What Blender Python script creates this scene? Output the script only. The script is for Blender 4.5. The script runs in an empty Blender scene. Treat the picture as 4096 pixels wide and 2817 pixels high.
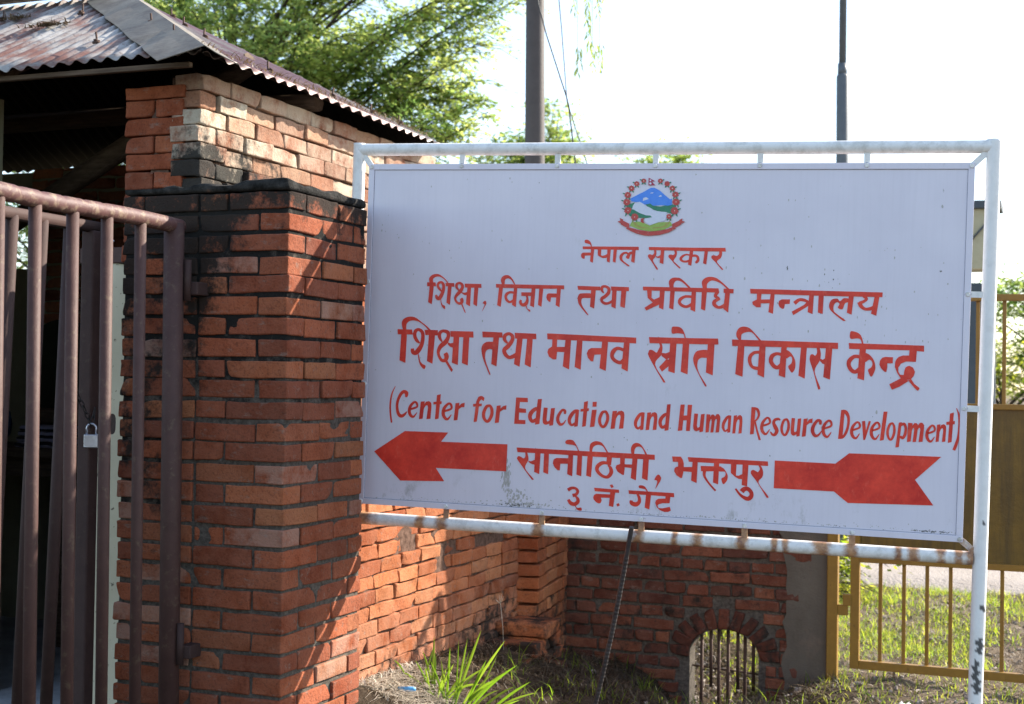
import bpy, bmesh, math, random
import numpy as np
from mathutils import Vector, Matrix
random.seed(7); RNG = np.random.default_rng(7)
SC = bpy.context.scene
COL = SC.collection
# ------------------------------------------------------------------ camera
AX, PITCH, ROLL = math.radians(21.5), math.radians(1.2), math.radians(0.9)
CAM = Vector((0, 0, 1.40))
F0 = Vector((-math.sin(AX), math.cos(AX), 0)); R0 = Vector((math.cos(AX), math.sin(AX), 0)); U0 = Vector((0, 0, 1))
FW = F0*math.cos(PITCH) + U0*math.sin(PITCH); UP = U0*math.cos(PITCH) - F0*math.sin(PITCH)
RT = R0*math.cos(ROLL) + UP*math.sin(ROLL); UP = UP*math.cos(ROLL) - R0*math.sin(ROLL)
cam = bpy.data.cameras.new('camera'); camo = bpy.data.objects.new('camera', cam); COL.objects.link(camo)
M = Matrix((RT, UP, -FW)).transposed().to_4x4(); M.translation = CAM
camo.matrix_world = M
cam.sensor_width = 36; cam.lens = 50.1; cam.clip_start = 0.05; cam.clip_end = 2000
cam.dof.use_dof = True; cam.dof.focus_distance = 5.0; cam.dof.aperture_fstop = 4.6
SC.camera = camo
# ------------------------------------------------------------------ sky, sun, exposure
SUN = Vector((0.916, 1.0, 0.83)).normalized()
W = bpy.data.worlds.new('World'); SC.world = W; W.use_nodes = True
wn = W.node_tree.nodes; wl = W.node_tree.links
sky = wn.new('ShaderNodeTexSky'); sky.sky_type = 'NISHITA'; sky.sun_disc = False
sky.sun_elevation = math.asin(SUN.z); sky.sun_rotation = math.atan2(SUN.x, SUN.y)
sky.air_density = 1.0; sky.dust_density = 0.7; sky.ozone_density = 1.0
hs = wn.new('ShaderNodeHueSaturation'); hs.inputs['Saturation'].default_value = .88      # dusty valley air: paler sky
wl.new(sky.outputs[0], hs.inputs['Color']); wl.new(hs.outputs[0], wn['Background'].inputs[0]); wn['Background'].inputs[1].default_value = 0.13
sl = bpy.data.lights.new('sun', 'SUN'); sl.energy = 4.1; sl.angle = math.radians(0.5); sl.color = (1, .91, .78)
so = bpy.data.objects.new('sun', sl); COL.objects.link(so); so.rotation_euler = (-SUN).to_track_quat('-Z', 'Y').to_euler()
SC.view_settings.view_transform = 'Standard'; SC.view_settings.look = 'None'; SC.view_settings.exposure = 1.55; SC.view_settings.gamma = 1
SC.cycles.max_bounces = 8; SC.cycles.transparent_max_bounces = 8
# ------------------------------------------------------------------ materials
MAT = {}
class NT:
    def __init__(s, name, rough=.8, metal=0, spec=.3):
        s.m = bpy.data.materials.new(name); s.m.use_nodes = True; MAT[name] = s.m
        s.t = s.m.node_tree; s.b = s.t.nodes['Principled BSDF']
        s.b.inputs['Roughness'].default_value = rough; s.b.inputs['Metallic'].default_value = metal
        s.b.inputs['Specular IOR Level'].default_value = spec
        s.co = s.n('ShaderNodeTexCoord').outputs['Object']
    def n(s, t, **k):
        n = s.t.nodes.new(t)
        for a, v in k.items(): setattr(n, a, v)
        return n
    def set(s, sock, v):
        if isinstance(v, bpy.types.NodeSocket): s.t.links.new(v, sock)
        elif isinstance(v, tuple): sock.default_value = v if len(v) == 4 or sock.type == 'VECTOR' else (*v, 1)
        else: sock.default_value = v
    def noise(s, scale, detail=4, stretch=None, rough=.55, w=None):
        n = s.n('ShaderNodeTexNoise'); n.inputs['Scale'].default_value = scale; n.inputs['Detail'].default_value = detail; n.inputs['Roughness'].default_value = rough
        co = s.co
        if stretch:
            mp = s.n('ShaderNodeMapping'); s.t.links.new(co, mp.inputs[0]); mp.inputs['Scale'].default_value = stretch; co = mp.outputs[0]
        s.t.links.new(co, n.inputs['Vector']); return n.outputs[0]
    def ramp(s, f, *stops):
        r = s.n('ShaderNodeValToRGB'); e = r.color_ramp.elements
        while len(e) < len(stops): e.new(.5)
        for i, (p, c) in enumerate(stops):
            e[i].position = p; e[i].color = (*c, 1) if isinstance(c, tuple) else (c, c, c, 1)
        s.set(r.inputs[0], f); return r.outputs[0]
    def mix(s, f, a, b, mode='MIX'):
        n = s.n('ShaderNodeMix'); n.data_type = 'RGBA'; n.blend_type = mode
        s.set(n.inputs[0], f); s.set(n.inputs[6], a); s.set(n.inputs[7], b); return n.outputs[2]
    def math(s, op, a, b=0.0, clamp=False):
        n = s.n('ShaderNodeMath'); n.operation = op; n.use_clamp = clamp
        s.set(n.inputs[0], a); s.set(n.inputs[1], b); return n.outputs[0]
    def attr(s, name='tint'):
        a = s.n('ShaderNodeAttribute'); a.attribute_name = name
        sp = s.n('ShaderNodeSeparateColor'); s.t.links.new(a.outputs['Color'], sp.inputs[0])
        return sp.outputs[0], sp.outputs[1], sp.outputs[2], a.outputs['Alpha']
    def col(s, c): s.set(s.b.inputs['Base Color'], c); return s
    def bump(s, h, dist=.003, strength=1.0):
        n = s.n('ShaderNodeBump'); n.inputs['Distance'].default_value = dist; n.inputs['Strength'].default_value = strength
        s.t.links.new(h, n.inputs['Height']); s.t.links.new(n.outputs[0], s.b.inputs['Normal']); return s
def brickmat(name, c0, c1, c2, white, mossy=(.022,.021,.018)):
    k = NT(name, .93, 0, .15); r, g, b, a = k.attr()
    c = k.ramp(r, (0, c0), (.5, c1), (1, c2))
    n1 = k.noise(26, 6, None, .65); n2 = k.noise(120, 3)
    c = k.mix(k.ramp(n1, (.35, 0.0), (.75, .55)), c, k.mix(.5, c, c0))
    val = k.math('ADD', .76, k.math('MULTIPLY', g, .48))
    vc = k.n('ShaderNodeCombineColor')
    for i in range(3): k.t.links.new(val, vc.inputs[i])
    c = k.mix(1.0, c, vc.outputs[0], 'MULTIPLY')
    c = k.mix(k.ramp(k.noise(4.5, 6, None, .7), (.34, .40), (.55, 0.0)), c, (c0[0]*.6, c0[1]*.65, c0[2]*.8))
    c = k.mix(k.ramp(k.noise(34, 6, (.45, 1, 1), .75), (.57, 0.0), (.69, .65)), c, (.20, .165, .135))
    c = k.mix(k.ramp(n2, (.30, .55), (.48, 0.0)), c, (c0[0]*.5, c0[1]*.5, c0[2]*.5))
    wm = k.math('MULTIPLY', k.ramp(k.noise(9, 6, None, .7), (.34, 0.0), (.56, 1.0)), b, True)
    c = k.mix(wm, c, white)
    sm = k.math('ADD', a, k.math('MULTIPLY', k.math('SUBTRACT', k.noise(8, 8, None, .75), .5), 2.7))
    c = k.mix(k.ramp(sm, (.40, 0.0), (.74, .95)), c, mossy)
    k.col(c); k.bump(k.math('ADD', k.noise(45, 6, None, .7), k.math('MULTIPLY', n2, .5)), .006, .9); return k
brickmat('red_brick', (.165, .040, .019), (.325, .083, .033), (.385, .135, .054), (.42, .30, .235))
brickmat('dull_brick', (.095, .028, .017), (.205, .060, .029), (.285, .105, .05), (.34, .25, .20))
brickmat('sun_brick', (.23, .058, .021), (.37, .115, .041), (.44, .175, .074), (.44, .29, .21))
brickmat('old_brick', (.20, .075, .042), (.31, .135, .078), (.37, .215, .135), (.47, .415, .325), (.025, .025, .023))
k = NT('roof_underside', .9, 0, .1); k.col((.012, .010, .009))  # near-black inner side of the roof sheets
k = NT('mortar', .95, 0, .1); r, g, b, a = k.attr()
c = k.ramp(k.noise(60, 5, None, .7), (.3, (.045, .037, .031)), (.7, (.155, .135, .112)))
sm = k.math('ADD', a, k.math('MULTIPLY', k.math('SUBTRACT', k.noise(14, 6, None, .7), .5), 1.6))
k.col(k.mix(k.ramp(sm, (.35, 0.0), (.6, .96)), c, (.016, .016, .015))).bump(k.noise(90, 5, None, .7), .006)
k = NT('dry_mortar', .95, 0, .1); k.col(k.ramp(k.noise(40, 4), (.3, (.06, .035, .025)), (.7, (.16, .10, .075)))).bump(k.noise(70, 4), .004)
k = NT('cement_cap', .95, 0, .1); k.col(k.ramp(k.noise(16, 6, None, .7), (.38, (.012, .012, .011)), (.62, (.05, .048, .045)), (.78, (.16, .09, .06)))).bump(k.noise(50, 6, None, .7), .01)
k = NT('grey_plaster', .95, 0, .1); k.col(k.mix(k.ramp(k.noise(5, 6, None, .7), (.55, 0.0), (.75, .6)), k.ramp(k.noise(3, 6, (1, 1, .4), .65), (.3, (.075, .062, .05)), (.7, (.145, .125, .10))), (.21, .15, .115))).bump(k.noise(40, 6, None, .7), .006)
k = NT('cream_plaster', .85, 0, .2); k.col(k.mix(k.ramp(k.noise(38, 3), (.66, 0.0), (.70, .9)), k.ramp(k.noise(3, 5), (.3, (.50, .45, .32)), (.7, (.62, .57, .42))), (.10, .08, .06))).bump(k.noise(30, 4), .003)
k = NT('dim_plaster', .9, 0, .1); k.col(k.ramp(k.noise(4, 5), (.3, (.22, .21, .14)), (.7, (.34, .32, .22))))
k = NT('concrete', .9, 0, .2); k.col(k.ramp(k.noise(6, 6, None, .65), (.3, (.20, .21, .22)), (.7, (.36, .37, .39)))).bump(k.noise(40, 4), .003)
# sign paints
k = NT('sign_panel', .42, 0, .35)
c = k.ramp(k.noise(2.0, 5, (1, 1, 1), .6), (.3, (.655, .63, .715)), (.7, (.735, .71, .785)))
c = k.mix(k.ramp(k.noise(9, 3, (9, 1, .35), .6), (.45, 0.0), (.8, .22)), c, (.575, .56, .62))
c = k.mix(k.ramp(k.noise(7, 6, (1, 1, .5), .75), (.63, 0.0), (.76, .55)), c, (.44, .42, .42))
c = k.mix(k.ramp(k.noise(17, 5, (1.3, 1, .8), .7), (.70, 0.0), (.76, .8)), c, (.17, .165, .13))
zz = k.n('ShaderNodeSeparateXYZ'); k.t.links.new(k.co, zz.inputs[0])
low = k.math('MULTIPLY', k.math('SUBTRACT', .14, zz.outputs[2]), 9, True)
c = k.mix(k.math('MULTIPLY', low, k.ramp(k.noise(8, 7, (1, 1, .55), .8), (.56, 0.0), (.70, .7))), c, (.20, .20, .15))
k.col(c).bump(k.noise(3.5, 2, (1, 1, .6)), .006)
k = NT('white_paint', .5, 0, .3); r, g, b, a = k.attr()
c = k.ramp(k.noise(7, 6, None, .7), (.52, (.80, .80, .78)), (.85, (.62, .62, .58)))
c = k.mix(k.math('MULTIPLY', g, k.ramp(k.noise(22, 5, (1, 1, 1), .7), (.46, .05), (.70, .8)), True), c, (.22, .21, .16))
rm = k.math('ADD', r, k.math('MULTIPLY', k.math('SUBTRACT', k.noise(30, 5, None, .7), .5), .9))
c = k.mix(k.ramp(rm, (.45, 0.0), (.80, .9)), c, k.ramp(k.noise(45, 4), (.35, (.20, .065, .018)), (.65, (.50, .25, .09))))
c = k.mix(b, c, (.09, .09, .09))
k.col(c).bump(k.noise(60, 4), .0008)
def paint(name, c1, c2, sc=20, rough=.4):
    k = NT(name, rough, 0, .35); k.col(k.ramp(k.noise(sc, 5, None, .7), (.32, c1), (.68, c2))); return k
k = paint('letter_red', (.50, .030, .022), (.66, .062, .040), 14, .35)
k.col(k.mix(k.ramp(k.noise(36, 5, (1, 1, .45), .75), (.56, 0.0), (.74, .5)), k.ramp(k.noise(9, 5, None, .7), (.35, (.56, .024, .018)), (.66, (.82, .062, .034))), (.84, .20, .13)))
for nm, a_, b_ in [('emblem_blue', (.07, .24, .78), (.10, .30, .85)), ('emblem_white', (.60, .64, .76), (.68, .71, .80)), ('emblem_green', (.03, .19, .11), (.05, .25, .15)), ('emblem_lime', (.28, .42, .08), (.36, .50, .12)),
                   ('emblem_red', (.45, .055, .05), (.56, .09, .08)), ('emblem_crimson', (.36, .03, .08), (.42, .05, .10)), ('emblem_cream', (.70, .64, .55), (.78, .72, .62)), ('emblem_tan', (.36, .28, .08), (.46, .36, .12))]: paint(nm, a_, b_, 60, .45)
# metals
def dirty(name, c1, c2, dirt, amt=.62, rough=.45, metal=0.0):
    k = NT(name, rough, metal, .4); n = k.noise(14, 6, None, .7)
    c = k.ramp(n, (.3, c1), (.7, c2)); c = k.mix(k.ramp(k.noise(30, 6, None, .75), (amt, 0.0), (amt+.12, .8)), c, dirt)
    k.col(c).bump(k.noise(60, 4, None, .7), .0015); return k
dirty('maroon_paint', (.062, .029, .024), (.084, .041, .034), (.125, .085, .055), .56, .66)
dirty('dark_maroon', (.040, .020, .017), (.058, .030, .025), (.08, .055, .04), .58, .75)  # gate paint darkened to hold the rear leaf's shade; hinges use it too
dirty('dusty_maroon', (.085, .034, .032), (.115, .055, .048), (.24, .17, .115), .50, .6)
dirty('yellow_paint', (.21, .11, .012), (.27, .145, .017), (.08, .04, .012), .60, .5)
k = dirty('yellow_sheet', (.10, .060, .006), (.15, .088, .008), (.06, .036, .009), .57, .5)
k.col(k.mix(k.ramp(k.noise(5, 5, (5, 1, .35), .7), (.42, 0.0), (.68, .75)), k.ramp(k.noise(9, 5, None, .7), (.3, (.105, .062, .006)), (.7, (.165, .098, .009))), (.050, .032, .008)))
dirty('rust_iron', (.05, .028, .02), (.10, .055, .038), (.20, .10, .05), .62, .7, .3)
dirty('rebar_steel', (.055, .048, .05), (.095, .085, .085), (.16, .10, .07), .6, .5, .5)
dirty('pole_paint', (.060, .050, .048), (.080, .066, .062), (.05, .04, .035), .6, .6)
dirty('lamp_pole_paint', (.085, .10, .115), (.11, .125, .14), (.08, .08, .085), .62, .5)
dirty('steel', (.50, .52, .58), (.62, .64, .70), (.3, .3, .3), .68, .3, .8)
dirty('dark_iron', (.02, .018, .018), (.04, .034, .032), (.08, .05, .03), .62, .6, .4)
dirty('beige_paint', (.38, .34, .22), (.44, .40, .27), (.25, .22, .15), .62, .7)
dirty('slate_paint', (.05, .065, .08), (.07, .085, .10), (.09, .09, .09), .65, .7)
k = NT('maroon_sheet', .45, .2, .4); k.col(k.mix(k.ramp(k.noise(1.1, 2), (.50, 0.0), (.54, 1.0)), k.ramp(k.noise(12, 5, None, .7), (.35, (.07, .03, .03)), (.7, (.13, .065, .06))), k.ramp(k.noise(12, 5, None, .7), (.35, (.11, .085, .072)), (.7, (.19, .165, .145)))))
k = NT('roof_sheet', .55, .08, .3)
c = k.ramp(k.noise(4, 6, (1.6, .5, 1), .7), (.38, (.37, .36, .345)), (.50, (.26, .235, .22)), (.60, (.18, .095, .075)), (.74, (.12, .05, .042)))
c = k.mix(k.ramp(k.noise(55, 5, None, .75), (.56, 0.0), (.66, .8)), c, (.09, .045, .035)); k.col(c).bump(k.noise(60, 4), .001)
k = NT('cap_sheet', .6, 0, .3); k.col(k.mix(k.ramp(k.noise(7, 7, None, .78), (.46, 0.0), (.66, .75)), k.ramp(k.noise(3, 5), (.3, (.13, .115, .092)), (.7, (.24, .21, .165))), (.075, .055, .042))).bump(k.noise(40, 4), .001)
k = NT('wood', .85, 0, .2); k.col(k.ramp(k.noise(6, 6, (1, 12, 12), .6), (.3, (.07, .048, .033)), (.7, (.16, .115, .08)))).bump(k.noise(8, 4, (1, 14, 14)), .004)
k = NT('grey_wood', .85, 0, .2); k.col(k.ramp(k.noise(6, 6, (1, 12, 12), .6), (.3, (.10, .095, .085)), (.7, (.22, .21, .19)))).bump(k.noise(8, 4, (1, 14, 14)), .004)
k = NT('bark', .95, 0, .1); k.col(k.ramp(k.noise(14, 6, (1, 1, .25), .7), (.3, (.030, .022, .016)), (.7, (.085, .065, .05)))).bump(k.noise(22, 6, (1, 1, .25)), .02)
# ground
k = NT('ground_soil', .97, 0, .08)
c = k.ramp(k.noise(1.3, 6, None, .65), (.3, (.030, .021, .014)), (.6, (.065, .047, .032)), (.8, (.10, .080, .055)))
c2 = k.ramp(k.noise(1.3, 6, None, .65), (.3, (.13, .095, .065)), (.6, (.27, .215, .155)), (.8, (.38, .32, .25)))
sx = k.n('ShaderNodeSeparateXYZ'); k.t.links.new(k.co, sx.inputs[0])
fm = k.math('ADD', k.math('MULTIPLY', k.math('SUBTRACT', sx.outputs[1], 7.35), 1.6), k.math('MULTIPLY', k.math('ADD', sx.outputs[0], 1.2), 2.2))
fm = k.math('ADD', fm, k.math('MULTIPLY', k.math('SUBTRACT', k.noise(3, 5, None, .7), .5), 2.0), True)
c = k.mix(fm, c, c2)  # shade of the corner and sun beyond the gate put into the soil colour
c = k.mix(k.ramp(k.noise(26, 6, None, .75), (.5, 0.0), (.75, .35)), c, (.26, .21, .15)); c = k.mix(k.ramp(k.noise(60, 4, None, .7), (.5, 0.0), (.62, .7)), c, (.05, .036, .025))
k.col(c).bump(k.noise(30, 6, None, .75), .03)
k = NT('dusty_road', .97, 0, .08); c = k.ramp(k.noise(1.1, 6, (1, .35, 1), .7), (.3, (.34, .29, .25)), (.7, (.46, .41, .37)))
k.col(k.mix(k.ramp(k.noise(40, 5, None, .7), (.5, 0.0), (.65, .45)), c, (.24, .20, .17))).bump(k.noise(40, 5), .02)
def leafmat(name, d0, d1, t0, t1, mixf=.5):
    k = NT(name, .5, 0, .3); r, g, b, a = k.attr()
    k.col(k.ramp(r, (0, d0), (1, d1)))
    tr = k.n('ShaderNodeBsdfTranslucent'); k.set(tr.inputs[0], k.ramp(r, (0, t0), (1, t1)))
    mx = k.n('ShaderNodeMixShader'); mx.inputs[0].default_value = mixf
    k.t.links.new(k.b.outputs[0], mx.inputs[1]); k.t.links.new(tr.outputs[0], mx.inputs[2])
    k.t.links.new(mx.outputs[0], k.t.nodes['Material Output'].inputs[0]); return k
leafmat('tree_leaf', (.035, .065, .018), (.12, .14, .035), (.22, .38, .09), (.72, .80, .22), .60)
leafmat('far_leaf', (.06, .11, .04), (.15, .18, .05), (.30, .48, .10), (.70, .75, .18), .58)
leafmat('bush_leaf', (.06, .10, .015), (.15, .16, .025), (.30, .45, .03), (.75, .72, .07), .55)
leafmat('grass_blade', (.05, .095, .010), (.17, .17, .03), (.30, .52, .03), (.68, .66, .08), .55)
leafmat('lily_blade', (.055, .13, .012), (.12, .20, .022), (.22, .42, .02), (.40, .58, .05), .5)
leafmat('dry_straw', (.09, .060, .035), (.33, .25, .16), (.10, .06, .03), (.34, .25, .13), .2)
leafmat('shaded_straw', (.022, .015, .010), (.105, .075, .045), (.02, .014, .01), (.08, .055, .03), .15)  # dry straw darkened, shade of the wall corner put into its colour
leafmat('pale_straw', (.34, .29, .22), (.52, .46, .37), (.3, .25, .18), (.4, .35, .27), .2)
leafmat('yellow_flower', (.5, .36, .02), (.6, .42, .03), (.6, .42, .03), (.8, .6, .05), .4)
paint('blue_cloth', (.012, .05, .12), (.03, .10, .20), 12, .8); paint('green_vinyl', (.012, .025, .018), (.02, .035, .026), 6, .4)
k = NT('striped_cloth', .8, 0, .2); wv = k.n('ShaderNodeTexWave'); wv.inputs['Scale'].default_value = 9; wv.bands_direction = 'Z'; wv.inputs['Distortion'].default_value = 2.5
k.t.links.new(k.co, wv.inputs[0]); k.col(k.ramp(wv.outputs[1], (.45, (.03, .03, .04)), (.55, (.35, .33, .45))))
paint('outline_grey', (.20, .21, .27), (.34, .35, .42), 30, .7); paint('grime', (.40, .39, .35), (.50, .48, .47), 60, .8); paint('dark_grime', (.10, .10, .095), (.2, .2, .19), 60, .8)  # first grey paints the shadow line inside the sign border; rivet washers share it
paint('white_plastic', (.55, .55, .55), (.70, .70, .68), 30, .4); paint('red_plastic', (.45, .03, .02), (.6, .05, .03), 30, .35); paint('black_cable', (.015, .015, .015), (.03, .03, .03), 30, .5); paint('blue_plastic', (.08, .30, .60), (.12, .4, .7), 30, .4)
k = NT('clear_tube', .25, 0, .5); k.col((.55, .6, .66))
# ------------------------------------------------------------------ mesh helpers
def link(name, me, mats, parent=None):
    for m in (mats if isinstance(mats, (list, tuple)) else [mats]): me.materials.append(MAT[m])
    o = bpy.data.objects.new(name, me); COL.objects.link(o)
    if parent is not None: attach(o, parent)
    return o
def attach(o, parent):
    mw = parent.matrix_basis.copy(); p = parent.parent
    while p is not None: mw = p.matrix_basis @ parent.matrix_parent_inverse @ mw; p = p.parent
    o.parent = parent; o.matrix_parent_inverse = mw.inverted()
def tag(o, label=None, cat=None, group=None, kind=None):
    if label: o['label'] = label
    if cat: o['category'] = cat
    if group: o['group'] = group
    if kind: o['kind'] = kind
    return o
def thing(name, label, cat, loc=(0, 0, 0), group=None):
    o = bpy.data.objects.new(name, None); COL.objects.link(o); o.location = loc; o.empty_display_size = .1
    return tag(o, label, cat, group)
def attrs(me, arr):
    a = me.attributes.new('tint', 'FLOAT_COLOR', 'POINT'); a.data.foreach_set('color', np.asarray(arr, np.float32).ravel())
def npmesh(name, V, Fq, tint=None, smooth=False):
    """V (n,3) float, Fq (m,k) int"""
    me = bpy.data.meshes.new(name); V = np.asarray(V, np.float32); Fq = np.asarray(Fq, np.int32); m, kk = Fq.shape
    me.vertices.add(len(V)); me.vertices.foreach_set('co', V.ravel())
    me.loops.add(m*kk); me.loops.foreach_set('vertex_index', Fq.ravel())
    me.polygons.add(m); me.polygons.foreach_set('loop_start', np.arange(0, m*kk, kk, dtype=np.int32))
    if smooth: me.polygons.foreach_set('use_smooth', np.ones(m, bool))
    me.update(calc_edges=True)
    if tint is not None: attrs(me, tint)
    return me
class MB:
    def __init__(s): s.v = []; s.f = []; s.m = []; s.sm = []; s.t = []
    def add(s, V, Fs, mat=0, smooth=False, tint=None):
        o = len(s.v); s.v += [tuple(v) for v in V]
        s.t += list(tint) if tint is not None else [(0, 0, 0, 0)]*len(V)
        for f in Fs: s.f.append([i+o for i in f]); s.m.append(mat); s.sm.append(smooth)
    def box(s, lo, hi, mat=0, bev=0.0, M=None):
        bm = bmesh.new(); bmesh.ops.create_cube(bm, size=1)
        lo, hi = Vector(lo), Vector(hi)
        for v in bm.verts: v.co = Vector([lo[i] + (v.co[i]+.5)*(hi[i]-lo[i]) for i in range(3)])
        if bev: bmesh.ops.bevel(bm, geom=bm.edges[:], offset=bev, segments=2, profile=.5, affect='EDGES')
        bm.verts.index_update()
        s.add([(M @ v.co if M else v.co) for v in bm.verts], [[v.index for v in f.verts] for f in bm.faces], mat); bm.free()
    def tube(s, pts, rad, n=12, mat=0, caps=True, tint=None):
        pts = [Vector(p) for p in pts]; N = len(pts); rad = rad if isinstance(rad, (list, tuple, np.ndarray)) else [rad]*N
        V = []; T = []; up = None
        for i, p in enumerate(pts):
            d = (pts[min(i+1, N-1)] - pts[max(i-1, 0)]).normalized()
            if up is None:
                up = Vector((0, 0, 1)) if abs(d.z) < .9 else Vector((1, 0, 0))
            a = d.cross(up).normalized(); b = a.cross(d).normalized(); up = b
            for j in range(n):
                th = 2*math.pi*j/n; V.append(p + (a*math.cos(th) + b*math.sin(th))*rad[i]); T.append(tint[i] if tint else (0, 0, 0, 0))
        Fs = [[i*n+j, i*n+(j+1) % n, (i+1)*n+(j+1) % n, (i+1)*n+j] for i in range(N-1) for j in range(n)]
        o0 = len(s.v); s.add(V, Fs, mat, True, T)
        if caps:
            s.f.append([o0+j for j in range(n)][::-1]); s.m.append(mat); s.sm.append(False)
            s.f.append([o0+(N-1)*n+j for j in range(n)]); s.m.append(mat); s.sm.append(False)
    def ball(s, c, r, mat=0, sc=(1, 1, 1)):
        bm = bmesh.new(); bmesh.ops.create_icosphere(bm, subdivisions=2, radius=r); c = Vector(c); bm.verts.index_update()
        s.add([c + Vector((v.co.x*sc[0], v.co.y*sc[1], v.co.z*sc[2])) for v in bm.verts], [[v.index for v in f.verts] for f in bm.faces], mat, True); bm.free()
    def prism(s, poly, ax, depth, mat=0):
        """poly: list of 3D points (planar), extruded by vector depth"""
        n = len(poly); d = Vector(depth); P = [Vector(p) for p in poly]
        s.add(P + [p + d for p in P], [list(range(n)), list(range(2*n-1, n-1, -1))] + [[i, i+n, (i+1) % n+n, (i+1) % n] for i in range(n)], mat)
    def build(s, name, mats, parent=None, fix=True):
        me = bpy.data.meshes.new(name); me.from_pydata(s.v, [], s.f)
        me.polygons.foreach_set('material_index', s.m); me.polygons.foreach_set('use_smooth', s.sm)
        attrs(me, s.t)
        if fix:
            bm = bmesh.new(); bm.from_mesh(me); bmesh.ops.recalc_face_normals(bm, faces=bm.faces[:]); bm.to_mesh(me); bm.free()
        me.update(); return link(name, me, mats, parent)
# ---- bricks
def axis_template(k):
    return [(-1, -1)] + [(s, 0) for s in ([-1, -.95] + list(np.linspace(-.6, .6, k)) + [.95, 1])] + [(1, 1)]
def brick_template(kx=3, ky=1, kz=2):
    tx, ty, tz = axis_template(kx), axis_template(ky), axis_template(kz); nx, ny, nz = len(tx), len(ty), len(tz)
    idx = {}; S = []; E = []; Fs = []
    def vid(i, j, k):
        if (i, j, k) not in idx:
            idx[(i, j, k)] = len(S); S.append((tx[i][0], ty[j][0], tz[k][0])); E.append((tx[i][1], ty[j][1], tz[k][1]))
        return idx[(i, j, k)]
    for k_ in (0, nz-1):
        for i in range(nx-1):
            for j in range(ny-1):
                q = [vid(i, j, k_), vid(i+1, j, k_), vid(i+1, j+1, k_), vid(i, j+1, k_)]; Fs.append(q if k_ else q[::-1])
    for j_ in (0, ny-1):
        for i in range(nx-1):
            for k_ in range(nz-1):
                q = [vid(i, j_, k_), vid(i+1, j_, k_), vid(i+1, j_, k_+1), vid(i, j_, k_+1)]; Fs.append(q if j_ == 0 else q[::-1])
    for i_ in (0, nx-1):
        for j in range(ny-1):
            for k_ in range(nz-1):
                q = [vid(i_, j, k_), vid(i_, j+1, k_), vid(i_, j+1, k_+1), vid(i_, j, k_+1)]; Fs.append(q if i_ else q[::-1])
    E = np.array(E, float); nrm = np.linalg.norm(E, axis=1, keepdims=True); nrm[nrm == 0] = 1
    return np.array(S, float), E/nrm, np.array(Fs)
BT = brick_template()
class Bricks:
    def __init__(s): s.b = []
    def add(s, c, U, N, half, tint, rot=.012, rough=1.0, r=.006):
        """c centre, U along length, N outward normal, half (len, depth, height)"""
        s.b.append((c, U, N, half, tint, rot, rough, r))
    def build(s, name, mat, parent, stain=None):
        S, E, Fs = BT; Vs = []; Ts = []; FF = []; o = 0
        for c, U, N, half, tint, rot, rough, r in s.b:
            h = np.array(half); r = min(r, h.min()*.6)
            p = S*(h-r) + E*r
            # irregular surface: low and high frequency waves along the outward direction
            dsp = np.zeros(len(p))
            for amp, wl_ in ((.0013, .15), (.0010, .06), (.0008, .03)):
                kv = RNG.normal(size=3); kv /= np.linalg.norm(kv); dsp += amp*rough*np.sin(p @ kv*2*math.pi/wl_ + RNG.uniform(0, 6.28))
            p = p + E*dsp[:, None]
            p[:, 2] += p[:, 0]*RNG.normal(0, rot); p[:, 1] += p[:, 0]*RNG.normal(0, rot*1.2) + p[:, 2]*RNG.normal(0, rot*1.5)
            if RNG.random() < .35*rough:           # chipped corner
                sx, sz = RNG.choice([-1, 1], 2); cpt = np.array([sx*h[0], -h[1], sz*h[2]]); d = np.linalg.norm(p-cpt, axis=1); rr = RNG.uniform(.012, .035)
                w = np.clip(1-d/rr, 0, 1)[:, None]; p = p - w*np.array([sx*.6, -1.0, sz*.6])*rr*.42
            U3, N3 = np.array(U, float), np.array(N, float)
            w3 = np.array([0, 0, 1.]) if abs(U3[2]) < .001 else np.cross(N3, U3)
            Vs.append(np.array(c) + p[:, :1]*U3 - p[:, 1:2]*N3 + p[:, 2:]*w3)
            Ts.append(np.tile(np.array(tint), (len(p), 1))); FF.append(Fs+o); o += len(p)
        Vs, Ts = np.vstack(Vs), np.vstack(Ts)
        if stain is not None: Ts[:, 3] = np.maximum(Ts[:, 3], stain(Vs))
        me = npmesh(name, Vs, np.vstack(FF), Ts)
        bm = bmesh.new(); bm.from_mesh(me); bmesh.ops.recalc_face_normals(bm, faces=bm.faces[:]); bm.to_mesh(me); bm.free()
        me.polygons.foreach_set('use_smooth', np.ones(len(me.polygons), bool))
        return link(name, me, mat, parent)
def tint(h0=.5, hs=.25, w=0.0, soot=0.0):
    return (float(np.clip(RNG.normal(h0, hs), 0, 1)), float(RNG.uniform(0.15, .85)), float(np.clip(w, 0, 1)), float(np.clip(soot, 0, 1.2)))
def run(B, start, U, N, lens, z, hz, dep, joint, tf, jit=.003, rough=1.0, r=.006, rot=.010, skip=None, ero=0.0):
    """one course: bricks of given lengths along U from start (front-face point at course bottom)"""
    U, N, st = np.array(U, float), np.array(N, float), np.array(start, float); x = 0
    for L in lens:
        cx = st + U*(x+L/2); c = cx.copy(); c[2] = z + hz/2
        x += L + joint
        if skip and skip(c): continue
        j = RNG.normal(0, jit) - (RNG.uniform(.008, .017) if RNG.random() < ero else 0)
        c = c - N*(dep/2 - j) + np.array([0, 0, RNG.normal(0, .0015)])
        B.add(c, U, N, ((L + RNG.normal(0, .003))/2, dep/2, (hz*(1+RNG.normal(0, .03)))/2), tf(c), rot, rough, r)
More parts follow.
